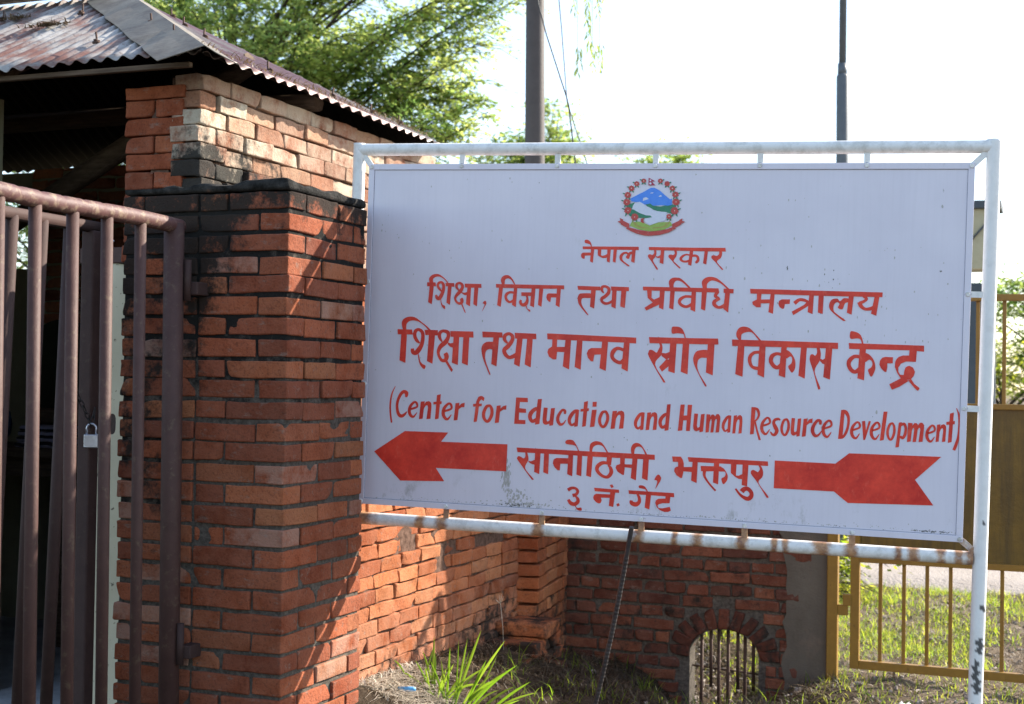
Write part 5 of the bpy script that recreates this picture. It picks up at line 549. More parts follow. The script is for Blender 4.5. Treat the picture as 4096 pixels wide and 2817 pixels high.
TEXT['s'] = 'P5980.5,198.7,994.3,204.4,993.6,208.7,1017,219.4,1017.5,235.4,1003.7,232.2,985.5,222.2,985.4,218.9,973.2,212.2,984.2,208.7;P51210.8,198.6,1210.2,207.7,1221.2,211,1208.8,216.9,1206.5,221.1,1188.3,231.3,1175,233.9,1174.5,218.9,1199.3,207,1200.1,203.6;P51010.5,231.3,1027.7,235.6,1053.5,242.1,1092.7,247.6,1129.8,243.9,1154.9,238.3,1179.9,228.9,1188.4,235.5,1163.7,249.4,1130.3,258.9,1105,261.7,1088.1,262.8,1071.1,261.3,1045.4,255.3,1024.7,247.1,1005.6,237.2;R71015.4,235.3,1.4,1022.2,237.6,1.4,1029,239.6,1.4,1035.7,241.5,1.4,1042.5,243.2,1.4;R71015.6,238.8,1.2,1018.2,239.7,1.2,1018.7,242.5,1.2,1016.8,243.1,1.2,1015.8,241.2,1.2;R71018.2,239.7,1.2,1021.7,240.8,1.2;R71021.5,237.4,1.2,1021.8,245.1,1.2;R71024,242.7,1.2,1024.3,241.7,1.2,1028.9,243.1,1.2;R71028.8,239.6,1.2,1029,247.3,1.2;R71031.6,245,1.2,1031.9,243.9,1.2,1036.5,245.2,1.2;R71036.4,241.7,1.2,1036.6,249.4,1.2;R71040.4,242.7,1.2,1040.6,250.4,1.2;R71038.7,242.1,1.2,1038.6,240,1.2,1039.9,239.9,1.2,1040.4,242.7,1.2;R71044.7,243.7,1.4,1058,246.3,1.4,1071.2,248.1,1.4,1084.4,249.1,1.4,1097.5,249.4,1.4;R71044.8,247.2,1.2,1047.5,247.8,1.2,1048,250.6,1.2,1046.1,251.3,1.2,1045,249.5,1.2;R71047.5,247.8,1.2,1051.1,248.5,1.2;R71051,245,1.2,1051.2,252.7,1.2;R71053.3,250.4,1.2,1053.5,249,1.2,1057.1,249.6,1.2;R71059.6,246.5,1.2,1059.8,251.6,1.2,1058.6,251,1.2;R71059.8,251.2,1.2,1064.5,251.9,1.2;R71064.3,247.2,1.2,1064.6,255,1.2;R71066.3,248.3,1.2,1067.9,248.5,1.2,1068,252.7,1.2,1066.4,252.5,1.2;R71068,252.3,1.2,1072.3,252.8,1.2;R71072.2,248.2,1.2,1072.4,255.9,1.2;R71067.7,255.8,1.2,1068.9,257.8,1.2,1073.2,257.5,1.2;R71075,248.5,1.2,1075.2,256.2,1.2;R71075,248.5,1.2,1075.1,245.8,1.2,1077.5,246.4,1.2,1078.9,248.8,1.2;R71079.6,248.8,1.2,1079.7,253.9,1.2,1078.5,253.4,1.2;R71079.7,253.5,1.2,1084.4,253.8,1.2;R71084.3,249.1,1.2,1084.5,256.8,1.2;R71086.2,250,1.2,1087.2,250,1.2,1087.3,253.1,1.2,1086.4,253.8,1.2,1087.4,257,1.2;R71090.2,252.4,1.2,1093.7,252.5,1.2,1092.2,255.6,1.2,1095.7,254.8,1.2;R71095.6,249.4,1.2,1095.8,257.1,1.2;R71101.6,249.3,1.4,1111.8,248.8,1.4,1122.1,247.8,1.4,1132.3,246.4,1.3,1142.5,244.5,1.3;R71103.3,249.3,1.2,1103.4,252.4,1.2,1102.2,253.2,1.2,1104.3,257,1.2;R71103.2,253.1,1.2,1104.7,253.1,1.2;R71111.7,251.9,1.2,1108.4,252.1,1.2,1108.2,254.8,1.2,1111.7,255,1.2;R71111.6,248.8,1.2,1111.8,256.5,1.2;R71115.8,248.5,1.2,1116.3,253.1,1.2,1114.6,254.4,1.2,1114.4,252.5,1.2;R71119,248.2,1.2,1119.3,255.9,1.2;R71115.8,248.1,1.2,1116.8,245.7,1.2,1118.6,246.7,1.2;R71122.6,247.8,1.2,1122.8,255.5,1.2;R71127.9,247.1,1.2,1128,249.4,1.2,1125.5,250.5,1.2,1125.6,253.6,1.2,1128.1,252.4,1.2,1129.6,254.5,1.2;R71132.7,246.3,1.2,1132.9,254,1.2;R71132.7,246.3,1.2,1132.8,243.6,1.2,1134.9,243.6,1.2,1136.2,245.7,1.2;R71136.4,245.6,1.2,1136.6,250.3,1.2,1140.5,249.5,1.2;R71140.3,244.9,1.2,1140.6,252.6,1.2;R71145.8,243.7,1.3,1154.1,241.7,1.3,1162.3,239.3,1.3,1170.5,236.7,1.3,1178.7,233.8,1.3;R71147.8,243.3,1.2,1148.2,247.8,1.2,1146.6,249.3,1.2,1146.4,247.4,1.2;R71150.7,242.6,1.2,1150.9,250.2,1.2;R71154.5,241.6,1.2,1154.6,244.6,1.2,1153,245.8,1.2,1156.4,248.8,1.2;R71160.5,239.9,1.2,1160.7,247.6,1.2;R71159.1,240.1,1.2,1159,238,1.2,1160.1,237.3,1.2,1160.5,239.9,1.2;R71164.2,238.8,1.2,1164.9,240.9,1.2,1163.3,242.5,1.2,1163.7,244.7,1.2,1166.9,243.7,1.2;R71167.1,237.8,1.2,1167.3,245.5,1.2;R71170.6,236.6,1.2,1170.7,239.7,1.2,1169.1,241,1.2,1171.5,244.1,1.2;R71170.4,240.6,1.2,1173.6,239.5,1.2;R71173.5,235.6,1.2,1173.8,243.3,1.2;R71176.9,234.4,1.2,1177.1,242.1,1.2;R71175.5,234.8,1.2,1175.4,232.6,1.2,1176.5,231.9,1.2,1176.9,234.4,1.2'
# ================================================================== MAROON GATE LEAVES
gA = thing('maroon_gate_leaf', 'maroon tubular gate leaf with thick hinge post beside the brick pier', 'gate leaf', (-2.867, 4.105, 0), 'maroon gate leaves')
def gp(s, z): lean = -.030*(1-z/1.9); return Vector((-2.867 + .047*(s+lean), 4.105 - (s+lean), z))
part(lambda m: (m.tube([gp(0, .02), gp(0, 1.0), gp(0, 1.925)], .0345, 20)), 'hinge_post', 'maroon_paint', gA)
m = MB(); pts = []; rr = []
for i in range(160):
    s = -.034 + i*.0134; pts.append(gp(s, 1.917 + .003*math.sin(s*7))); rr.append(.0265 - .0035*(max(0, math.sin(s*61+1.3))**6)*(s > .35))
m.tube(pts, rr, 20); m.build('top_rail', 'dusty_maroon', gA)
part(lambda m: m.tube([gp(-.03, .12), gp(2.1, .12)], .024, 14), 'bottom_rail', 'maroon_paint', gA)
for s in (.202, .388, .565, .744, .908, 1.09, 1.27, 1.45, 1.63, 1.81): part(lambda m: m.tube([gp(s, .13), gp(s, 1.0), gp(s, 1.91)], .0192, 16), 'bar', 'maroon_paint', gA)
part(lambda m: m.tube([gp(2.07, .1), gp(2.07, 1.92)], .0345, 16), 'end_post', 'maroon_paint', gA)
for z0 in (1.66, .42):
    part(lambda m: (m.tube([(-2.822, 4.125, z0), (-2.822, 4.125, z0+.14)], .0125, 12), m.box((-2.83, 4.128, z0+.02), (-2.785, 4.205, z0+.065), 0, .004)), 'hinge', 'dark_maroon', gA)
def plate(m):
    n = 20; P = []
    for i in range(n):
        t = 2*math.pi*i/n; P.append(Vector((-2.86, 3.762 + .036*abs(math.cos(t))**.5*(1 if math.cos(t) > 0 else -1), 1.245 + .034*abs(math.sin(t))**.5*(1 if math.sin(t) > 0 else -1))))
    inner = [Vector((-2.86, 3.768 + .007*math.cos(2*math.pi*i/n), 1.245 + .007*math.sin(2*math.pi*i/n))) for i in range(n)]
    d = Vector((-.005, 0, 0)); V = P + inner + [p+d for p in P] + [p+d for p in inner]
    m.add(V, [f for i in range(n) for j in [(i+1) % n] for f in ([i, j, n+j, n+i], [2*n+i, 3*n+i, 3*n+j, 2*n+j], [i, 2*n+i, 2*n+j, j], [n+i, n+j, 3*n+j, 3*n+i])])
part(plate, 'latch_plate', 'dark_iron', gA)
gB = thing('maroon_gate_leaf', 'second maroon tubular gate leaf with leaning bars standing behind the first leaf', 'gate leaf', (-3.2, 4.10, 0), 'maroon gate leaves')
part(lambda m: m.tube([(-3.2, 4.125, 1.92), (-3.2, 2.1, 1.92)], .021, 14), 'top_rail', 'dark_maroon', gB)
part(lambda m: m.tube([(-3.2, 4.10, .12), (-3.2, 2.0, .12)], .021, 14), 'bottom_rail', 'dark_maroon', gB)
part(lambda m: m.box((-3.226, 4.070, .05), (-3.174, 4.122, 1.905), 0, .006), 'end_post', 'dark_maroon', gB)
for y in (3.975, 3.835, 3.69, 3.545, 3.40, 3.255, 3.11, 2.965, 2.82): part(lambda m: m.tube([(-3.2, y-.075, .125), (-3.2, y, 1.915)], .0205, 14), 'bar', 'dark_maroon', gB)
# padlock and chain on the end post
lk = thing('padlock', 'silver padlock hanging on a chain from the rear gate leaf', 'padlock', (-3.150, 4.050, 1.150))
Rm = Matrix.Translation((-3.150, 4.050, 1.150)) @ Matrix.Rotation(math.radians(20), 4, 'Z')
part(lambda m: m.box((-.0245, -.009, 0), (.0245, .009, .046), 0, .003, Rm), 'lock_body', 'steel', lk)
part(lambda m: m.tube([Rm @ Vector(p) for p in [(-.0165, 0, .044), (-.0165, 0, .066)] + [(-.0165*math.cos(t), 0, .066+.0165*math.sin(t)) for t in np.linspace(0, math.pi, 9)] + [(.0165, 0, .066), (.0165, 0, .044)]], .0036, 10), 'shackle', 'steel', lk)
m = MB(); a, b_, c = Vector((-3.165, 3.975, 1.355)), Vector((-3.150, 4.049, 1.228)), Vector((-3.160, 4.080, 1.285))
path = [a + (b_-a)*t for t in np.linspace(0, 1, 7)] + [b_ + (c-b_)*t for t in (.5, 1)]
for i in range(len(path)-1):
    p, q = path[i], path[i+1]; d = (q-p); L = d.length; d.normalize(); s1 = d.cross(Vector((1, .3, 0)) if i % 2 else Vector((.3, -1, 0))).normalized()
    ring = [p + d*(L/2) + d*(L*.66*math.cos(t)) + s1*(.0065*math.sin(t)) for t in np.linspace(0, 2*math.pi, 13)]; m.tube(ring, .0019, 6, caps=False)
tag(m.build('chain', 'dark_iron'), 'dark steel chain holding the padlock to the gate post', 'chain')
m = MB(); m.tube([(-3.125 + .030*math.cos(t)*.7, 4.12, 1.925 + .055*math.sin(t)) for t in np.linspace(1.1, 4.6, 18)], .0035, 8); tag(m.build('tube_loop', 'clear_tube'), 'thin clear plastic tube curving out from the left edge of the sooty pier', 'tube')
# ================================================================== SIGNBOARD
e1 = Vector((.9938, .1087, -.0228)).normalized(); e2 = Vector((-.0246, .0158, -.9996)); e2 = (e2 - e1*e1.dot(e2)).normalized(); nn_ = e2.cross(e1)
TL = Vector((-2.5123, 4.8583, 2.2249)); FOOT = 2.45
sg = bpy.data.objects.new('signboard', None); COL.objects.link(sg); sg.empty_display_size = .1
Ms = Matrix((e1, e1.cross(-e2)*-1, -e2)).transposed()
Yl = (-e2).cross(e1); Ms = Matrix((e1, Yl, -e2)).transposed().to_4x4(); Ms.translation = TL + e2*FOOT; sg.matrix_basis = Ms
tag(sg, 'large white signboard with red hand-painted lettering in a white pipe frame', 'signboard')
def sgn(o, parent=None): o.parent = parent or sg; return o
def lp(u, y, v): return Vector((u, y, FOOT - v))      # local point: u right, v down (metres), y away from viewer
def spart(fn, name, mat, parent=None):
    m = MB(); fn(m); o = m.build(name, mat); o.parent = parent or sg; return o
BW, BH = 2.21, 1.30
def lbox(m, u0, u1, y0, y1, v0, v1, bev=0): m.box((u0, y0, FOOT-v1), (u1, y1, FOOT-v0), 0, bev)
# the panel object keeps its own origin at its lower left so its dirt follows the sheet
pm = MB(); pm.box((.004, 0, 0), (BW-.004, .012, BH-.008)); panel = pm.build('sign_panel', 'sign_panel'); panel.parent = sg; panel.location = lp(0, 0, BH-.004)
def border(m):
    lbox(m, 0, BW, -.0045, .025, 0, .022, .0012); lbox(m, 0, BW, -.0045, .025, BH-.022, BH, .0012)
    lbox(m, 0, .022, -.0042, .0247, .0222, BH-.0222, .0012); lbox(m, BW-.022, BW, -.0042, .0247, .0222, BH-.0222, .0012)
bm_ = MB(); border(bm_); bo = bm_.build('angle_border', 'sign_panel'); bo.parent = sg
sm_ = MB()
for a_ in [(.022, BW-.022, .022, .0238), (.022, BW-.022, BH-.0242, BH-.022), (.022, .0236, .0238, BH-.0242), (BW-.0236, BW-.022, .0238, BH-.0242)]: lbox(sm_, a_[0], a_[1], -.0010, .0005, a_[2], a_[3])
so_ = sm_.build('border_shadow', 'outline_grey'); so_.parent = sg  # dark strips stand in for the shadow at the border's inner edge
def pipe(name, a, b, r=.0235, rust=None, chips=None, dirt=.35, parent=None):
    a, b = Vector(a), Vector(b); N_ = max(2, int((b-a).length/.008)); m = MB(); pts = [a + (b-a)*(i/N_) for i in range(N_+1)]
    ti = [(rust(i/N_) if rust else 0, dirt, 0, 0) for i in range(N_+1)]; m.tube(pts, r, 28, 0, True, ti)
    if chips:
        for i, v in enumerate(m.v):
            if i < len(m.t) and chips(v): t = m.t[i]; m.t[i] = (t[0], t[1], 1.0, 0)
    o = m.build(name, 'white_paint'); o.parent = parent or sg; return o
TU = [.371, .740, 1.106, 1.481, 1.850]; BU = [.353, .725, 1.097, 1.469, 1.842]
pipe('post', lp(-.047, .012, FOOT), lp(-.047, .012, -.081))
CH = [(.80, .30, .030, .012), (.71, -.1, .045, .010), (.665, .1, .03, .012), (.56, -.25, .045, .013), (.52, .05, .05, .008), (.93, .6, .012, .008), (1.22, .2, .008, .006)]
def chips(v):
    for z, ph, hz, hw in CH:
        dx = v[0]-(2.269 + .0235*math.sin(ph)); dz = (v[2]-z)/hz
        if v[1] < .012 and (dx/hw + .5*math.sin(v[2]*210))**2 + dz*dz < 1: return True
    return False
pipe('post', lp(2.269, .012, FOOT), lp(2.270, .012, -.081), .0245, None, chips, .15)
pipe('top_rail', lp(-.0465, .012, -.0565), lp(2.268, .012, -.0565), .0235, None, None, .55)
def brust(t):
    u = .0 + t*2.245; r = 0
    for b_, w in [(x, .035) for x in BU] + [(.27, .03), (1.23, .02), (1.31, .035), (1.58, .02), (1.62, .02), (1.74, .05), (2.0, .02), (2.05, .03), (2.14, .025), (2.20, .025), (2.24, .04), (.02, .10)]: r = max(r, .86*math.exp(-((u-b_)/w)**2))
    return r
pipe('bottom_rail', lp(-.022, .012, 1.356), lp(2.246, .012, 1.354), .0235, brust, None, .6)
def tie(u0, v0, u1, v1, rust=0.0):
    a, b = lp(u0, .004, v0), lp(u1, .004, v1); d = (b-a).normalized(); s = Vector((d.z, 0, -d.x)) if True else None
    m = MB(); w = .0105; P = [a - s*w, a + s*w, b + s*w, b - s*w]; m.prism([p + Vector((0, -.003, 0)) for p in P], None, (0, .006, 0)); m.t = [(rust, .4, 0, 0)]*len(m.t)
    o = m.build('tie_bar', 'white_paint'); o.parent = sg
    m = MB(); r0 = b + Vector((0, -.0075, 0)); m.tube([r0, r0 + Vector((0, -.006, 0))], [.0085, .0065], 12); m.t = [(0, 1, 0, 0)]*len(m.t); h = m.build('rivet', 'white_paint'); h.parent = o; r1 = b + Vector((0, -.0046, 0)); m = MB(); m.tube([r1, r1 + Vector((0, -.0012, 0))], .0112, 14); h = m.build('washer', 'outline_grey'); h.parent = o
for u in TU: tie(u, -.04, u, .009)
for u in BU: tie(u, 1.34, u, BH-.010, 1.0)
for u0, v0, u1, v1, r in [(-.035, -.045, .012, .011, 0), (2.257, -.045, BW-.011, .011, 0), (2.258, 1.335, BW-.010, BH-.010, .7), (-.035, 1.34, .011, BH-.011, .5), (2.255, .451, BW-.010, .451, 0), (2.255, .842, BW-.010, .842, 0), (-.035, .45, .011, .45, 0), (-.035, .84, .011, .84, 0)]: tie(u0, v0, u1, v1, r)
# ---- painted lettering (thin paint films on the panel)
def crom(P, closed, k=5):
    P = np.array(P, float); n = len(P); out = []
    for i in range(n if closed else n-1):
        if closed: a, b, c, d = P[(i-1) % n], P[i], P[(i+1) % n], P[(i+2) % n]
        else: a, b, c, d = P[max(i-1, 0)], P[i], P[i+1], P[min(i+2, n-1)]
        for t in np.arange(k)/k: out.append(.5*((2*b) + (c-a)*t + (2*a-5*b+4*c-d)*t*t + (3*b-a-3*c+d)*t**3))
    if not closed: out.append(P[-1])
    return np.array(out)
EMB = ['letter_red', 'emblem_blue', 'emblem_white', 'emblem_green', 'emblem_lime', 'emblem_red', 'emblem_crimson', 'emblem_cream', 'emblem_tan']
LV = [0]
def paint_shapes(name, key, parent=None, mats=None):
    m = MB(); used = mats or EMB
    for sh in TEXT[key].split(';'):
        kind, col, nums = sh[0], int(sh[1]), [float(x) for x in sh[2:].split(',')]
        LV[0] += 1; y = -.0006 - .00012*(LV[0] % 14) - (.0000 if key not in 'mhngkwxsf' else .0018*('mhngkwxsf'.index(key))/9 + .0006)
        if kind == 'R':
            P = crom(np.array(nums).reshape(-1, 3)/1000, False, 4); d = np.gradient(P[:, :2], axis=0); d /= np.linalg.norm(d, axis=1, keepdims=True)+1e-9
            s = np.stack([-d[:, 1], d[:, 0]], 1)*P[:, 2:3]/2; A, Bq = P[:, :2]+s, P[:, :2]-s; n = len(P)
            V = [lp(u, y, v) for u, v in A] + [lp(u, y, v) for u, v in Bq]; m.add(V, [[i, i+1, n+i+1, n+i] for i in range(n-1)], col)
        else:
            P = np.array(nums).reshape(-1, 2)/1000
            if kind == 'S': P = crom(P, True, 4)
            bm = bmesh.new(); f = bm.faces.new([bm.verts.new(lp(u, y, v)) for u, v in P]); f.normal_update(); bmesh.ops.triangulate(bm, faces=[f]); bm.verts.index_update()
            m.add([v.co.copy() for v in bm.verts], [[v.index for v in f.verts] for f in bm.faces], col); bm.free()
    me_f = []
    o = m.build(name, used, None, False); me = o.data
    bm = bmesh.new(); bm.from_mesh(me)
    for f in bm.faces:
        f.normal_update()
        if f.normal.y > 0: f.normal_flip()
    bm.to_mesh(me); bm.free(); o.parent = parent or sg; return o
for key, nm in [('a', 'text_line'), ('b', 'text_line'), ('c', 'text_line'), ('d', 'text_line'), ('e', 'text_line'), ('l', 'arrow'), ('r', 'arrow')]: paint_shapes(nm, key)
em = bpy.data.objects.new('emblem', None); COL.objects.link(em); em.parent = sg; em.empty_display_size = .05
for key, nm in [('m', 'mountain'), ('h', 'green_hills'), ('n', 'map_outline'), ('g', 'field_with_wheat'), ('k', 'clasped_hands'), ('w', 'flower_garland'), ('x', 'flower_garland'), ('s', 'motto_ribbon'), ('f', 'pennant_flag')]: paint_shapes(nm, key, em)
def grime(name, mat, spots, seed):
    rg = np.random.default_rng(seed); m = MB(); k = 0
    for (u, v, su, sv, n, sz, el) in spots:
        for _ in range(n):
            a, b = rg.normal(u, su), rg.normal(v, sv); r = abs(rg.normal(sz, sz*.5)) + .0004
            if not (.024 < a < BW-.024 and .024 < b < BH-.024): continue
            k += 1; P = [lp(a + r*math.cos(t)*rg.uniform(.6, 1.2), -.00030 - .00004*(k % 7), b + r*el*math.sin(t)*rg.uniform(.6, 1.2)) for t in np.linspace(0, 2*math.pi, 9)[:-1]]
            m.add(P, [[7, 6, 5, 4, 3, 2, 1, 0]], 0)
    o = m.build(name, mat, None, False); me = o.data; bm = bmesh.new(); bm.from_mesh(me)
    for f in bm.faces:
        f.normal_update()
        if f.normal.y > 0: f.normal_flip()
    bm.to_mesh(me); bm.free(); o.parent = sg; o['kind'] = 'stuff'
grime('grime_marks', 'grime', [(.585, 1.165, .010, .028, 90, .0015, 3.6), (.625, 1.235, .022, .015, 90, .002, 1.5), (.66, 1.262, .05, .006, 120, .002, .8), (.3, 1.27, .2, .004, 60, .0015, .7), (1.5, 1.268, .35, .004, 120, .0016, .7), (1.1, .65, .6, .35, 120, .0011, 1.6), (.3, .3, .2, .2, 40, .001, 2), (1.85, .45, .25, .2, 70, .0013, 2.2), (1.0, .012, .6, .010, 0, .001, 1)], 5)
grime('dark_marks', 'dark_grime', [(2.10, 1.270, .035, .0015, 110, .0014, .6), (1.59, .372, .0015, .004, 7, .0012, 2.5), (2.11, .372, .003, .003, 7, .0012, 1.5), (.63, 1.268, .03, .003, 50, .0016, 1), (1.1, 1.271, .5, .0015, 120, .0011, .6), (.9, .7, .6, .35, 18, .0007, 1.6), (1.75, .40, .02, .02, 6, .001, 1.5), (1.45, 1.02, .3, .1, 12, .001, 1.2)], 6)
# rebar prop
rb = MB(); a, b_ = Vector((-1.474, 4.944, .885)), Vector((-1.72, 5.16, .0)); N_ = 420; pts = []; rr = []; ti = []
for i in range(N_+1):
    t = i/N_; pts.append(a + (b_-a)*t + Vector((.012*math.sin(t*3.1), 0, 0))); rr.append(.0088 + (.0011*(abs(math.sin(i*.42)) > .72) if t > .12 else 0))
rb.tube(pts, rr, 10); tag(rb.build('rebar_prop', 'rebar_steel'), 'twisted steel rebar rod propping the bottom pipe of the sign', 'rebar')
# ================================================================== POLES, CABLES, BOX BEYOND
pl = thing('utility_pole', 'thick brown-grey steel utility pole rising behind the sign', 'pole', (-3.54, 9.5, -.1))
part(lambda m: m.tube([(-3.53, 9.5, -.3), (-3.585, 9.5, 2.6), (-3.605, 9.5, 4.1), (-3.65, 9.5, 7.0)], [.080, .073, .067, .060], 24), 'pole_shaft', 'pole_paint', pl)
for pts, lb in [([(-3.60, 9.36, 4.6), (-3.532, 9.36, 4.082), (-3.447, 9.32, 3.829), (-3.288, 9.3, 3.39), (-3.267, 9.3, 3.301), (-3.217, 9.3, 2.95), (-3.17, 9.3, 1.4), (-3.15, 9.3, -.1)], 'dark cable running down the thick pole to the ground'),
                ([(-3.36, 9.3, 4.7), (-3.353, 9.3, 4.067), (-3.331, 9.3, 3.873), (-3.284, 9.295, 3.39), (-3.255, 9.29, 3.28), (-3.126, 9.28, 2.921), (-2.6, 9.28, 1.4), (-2.1, 9.28, -.1)], 'thin guy wire slanting right of the thick pole')]:
    m = MB(); m.tube(pts, .0055 if 'cable' in lb else .004, 6); tag(m.build('guy_wire' if 'guy' in lb else 'cable', 'black_cable'), lb, 'cable')
lpo = thing('lamp_pole', 'slim blue-grey stepped steel pole behind the right part of the sign', 'pole', (-1.95, 13, -.1))
part(lambda m: m.tube([(-1.925, 13, -.3), (-1.955, 13, 4.20), (-1.956, 13, 4.225)], [.058, .0555, .045], 20), 'lower_shaft', 'lamp_pole_paint', lpo)
part(lambda m: m.tube([(-1.957, 13, 4.2), (-1.957, 13, 4.32)], [.043, .043], 20), 'collar', 'lamp_pole_paint', lpo)
part(lambda m: m.tube([(-1.957, 13, 4.3), (-1.958, 13, 7.2)], [.0335, .030], 20), 'upper_shaft', 'lamp_pole_paint', lpo)
bx = thing('roadside_box', 'beige roadside sheet box with a dark flat lid beyond the yellow gate', 'box', (-.8, 14, -.05))
part(lambda m: m.box((-1.22, 13.9, 2.515), (-.735, 14.3, 3.08), 0, .01), 'box_body', 'beige_paint', bx)
part(lambda m: m.box((-1.26, 13.85, 3.08), (-.63, 14.36, 3.155), 0, .008), 'lid', 'slate_paint', bx)
part(lambda m: m.tube([(-.71, 14.1, -.1), (-.71, 14.1, 2.6)], .035, 10), 'leg', 'slate_paint', bx)
part(lambda m: m.box((-1.1, 14.0, -.1), (-.79, 14.2, 2.40), 0, .03), 'cabinet', 'slate_paint', bx)
part(lambda m: m.tube([(-.90, 13.89, 2.78), (-.735, 13.885, 2.97)], .010, 6), 'brace', 'slate_paint', bx)
# ================================================================== TREES
def leaves_mesh(name, C, D, Nn, size, tint_r, mat, parent, asp=.44):
    """C centres, D leaf directions, Nn normals, size lengths"""
    n = len(C); D = D/np.linalg.norm(D, axis=1, keepdims=True); S = np.cross(Nn, D); S /= np.linalg.norm(S, axis=1, keepdims=True)+1e-9; L = size[:, None]
    V = np.stack([C, C + D*L*.45 + S*L*asp/2, C + D*L, C + D*L*.45 - S*L*asp/2], 1).reshape(-1, 3)
    Fq = np.arange(4*n).reshape(n, 4); T = np.zeros((n, 4)); T[:, 0] = tint_r; T = np.repeat(T, 4, 0)
    return link(name, npmesh(name, V, Fq, T), mat, parent)
def tree(label, base, top, crowns, n_limbs, twigs, lv, lsize, seed, mat='tree_leaf', trunk_r=.06, group='trees behind the guardhouse', name='leafy_tree', droop=.35, limb_r=.022, cat='tree', density_fn=None):
    rg = np.random.default_rng(seed); base, top = np.array(base, float), np.array(top, float)
    t = thing(name, label, cat, tuple(base), group)
    m = MB(); ts = np.linspace(0, 1, 9); bend = rg.normal(0, .06, 3)
    tp = [base + (top-base)*s + bend*math.sin(s*3)*np.linalg.norm(top-base)*.12 for s in ts]; m.tube([tuple(p) for p in tp], [trunk_r*(1-.6*s) for s in ts], 10, caps=True); m.build('trunk', 'bark', t)
    lm = MB(); Cs, Ds, Ns, Sz, Tn = [], [], [], [], []
    vol = np.array([c[1][0]*c[1][1]*c[1][2] for c in crowns]); pr = vol/vol.sum()
    for li in range(n_limbs):
        c, r = crowns[rg.choice(len(crowns), p=pr)]; c, r = np.array(c, float), np.array(r, float)
        u = rg.normal(size=3); u /= np.linalg.norm(u); end = c + r*u*rg.uniform(.55, 1)**.6
        s0 = np.clip((end[2]-base[2])/(top[2]-base[2]+.01) - rg.uniform(.15, .45), .12, .95); st = base + (top-base)*s0 + bend*math.sin(s0*3)*np.linalg.norm(top-base)*.12
        K = 12; mid = (st+end)/2 + np.array([0, 0, .18*np.linalg.norm(end-st)]) + rg.normal(0, .08, 3)*np.linalg.norm(end-st)
        pts = [(1-q)**2*st + 2*q*(1-q)*mid + q*q*end for q in np.linspace(0, 1, K)]
        lm.tube([tuple(p) for p in pts], list(np.linspace(limb_r, .004, K)), 5, caps=False)
        hue = rg.uniform(.1, .9)
        for _ in range(twigs):
            q = rg.uniform(.35, 1)**.7; i = min(int(q*(K-1)), K-2); p = np.array(pts[i]) + (np.array(pts[i+1])-np.array(pts[i]))*(q*(K-1)-i)
            d = np.array(pts[i+1])-np.array(pts[i]); d /= np.linalg.norm(d); d = d*.6 + rg.normal(0, .75, 3); d[2] *= .45; d[2] += .1; d /= np.linalg.norm(d)
            Lt = rg.uniform(.25, .75)*lsize*11; tq = np.linspace(.05, 1, lv); cur = p + d*tq[:, None]*Lt; cur[:, 2] -= droop*Lt*tq**2
            if rg.random() < .5: lm.tube([tuple(p), tuple(cur[lv//2]), tuple(cur[-1])], [.004, .003, .0015], 4, caps=False)
            side = np.cross(d, [0, 0, 1.]); side /= np.linalg.norm(side)+1e-9; sg_ = np.where(np.arange(lv) % 2, 1, -1)[:, None]
            ld = d*.75 + side*sg_*.8 + rg.normal(0, .28, (lv, 3)); ld[:, 2] -= .15
            Cs.append(cur + rg.normal(0, .012, (lv, 3))); Ds.append(ld); nr = np.array([0, 0, 1.]) + rg.normal(0, .42, (lv, 3)); Ns.append(nr); Sz.append(lsize*rg.uniform(.6, 1.25, lv)); Tn.append(np.clip(hue + rg.normal(0, .22, lv), 0, 1))
    lm.build('branches', 'bark', t, False)
    C = np.vstack(Cs); Dd = np.vstack(Ds); N2 = np.vstack(Ns); S2 = np.concatenate(Sz); T2 = np.concatenate(Tn)
    if density_fn is not None:
        keep = density_fn(C); C, Dd, N2, S2, T2 = C[keep], Dd[keep], N2[keep], S2[keep], T2[keep]
    leaves_mesh('crown', C, Dd, N2, S2, T2, mat, t); return t
tree('large leafy tree with backlit spreading branches behind the guardhouse roof', (-8.0, 13, -.1), (-8.5, 13, 6.0),
     [((-8.4, 13.2, 4.8), (1.7, 1.3, 1.5)), ((-6.9, 12.8, 5.0), (1.35, 1.1, 1.15)), ((-6.5, 13.0, 4.0), (1.15, .9, .75)), ((-7.6, 13.1, 3.5), (1.2, .9, .8)), ((-5.75, 12.8, 5.15), (.75, .7, .55)), ((-6.3, 12.9, 6.2), (1.2, .9, .6)), ((-5.85, 12.9, 4.25), (.65, .6, .5)), ((-5.75, 12.9, 3.75), (.55, .5, .25)), ((-5.40, 12.8, 5.2), (.72, .6, .55)), ((-5.25, 12.9, 4.65), (.55, .5, .35)), ((-5.15, 12.8, 5.35), (.60, .6, .5))], 138, 50, 16, .066, 11, 'tree_leaf', .10)
tree('dense dark tree filling the gap left of the big tree', (-10.2, 14.5, -.1), (-10.4, 14.5, 5.6), [((-10.4, 14.5, 4.6), (1.5, 1.2, 1.9)), ((-9.3, 14.3, 4.2), (.9, .9, 1.3))], 40, 34, 13, .085, 5, 'tree_leaf', .07)
tree('leafy tree seen through the rear window of the guardhouse', (-8.9, 11.2, -.1), (-9.0, 11.2, 3.0), [((-9.1, 11.2, 2.6), (1.3, .7, 1.3))], 30, 26, 13, .075, 6, 'tree_leaf', .05)
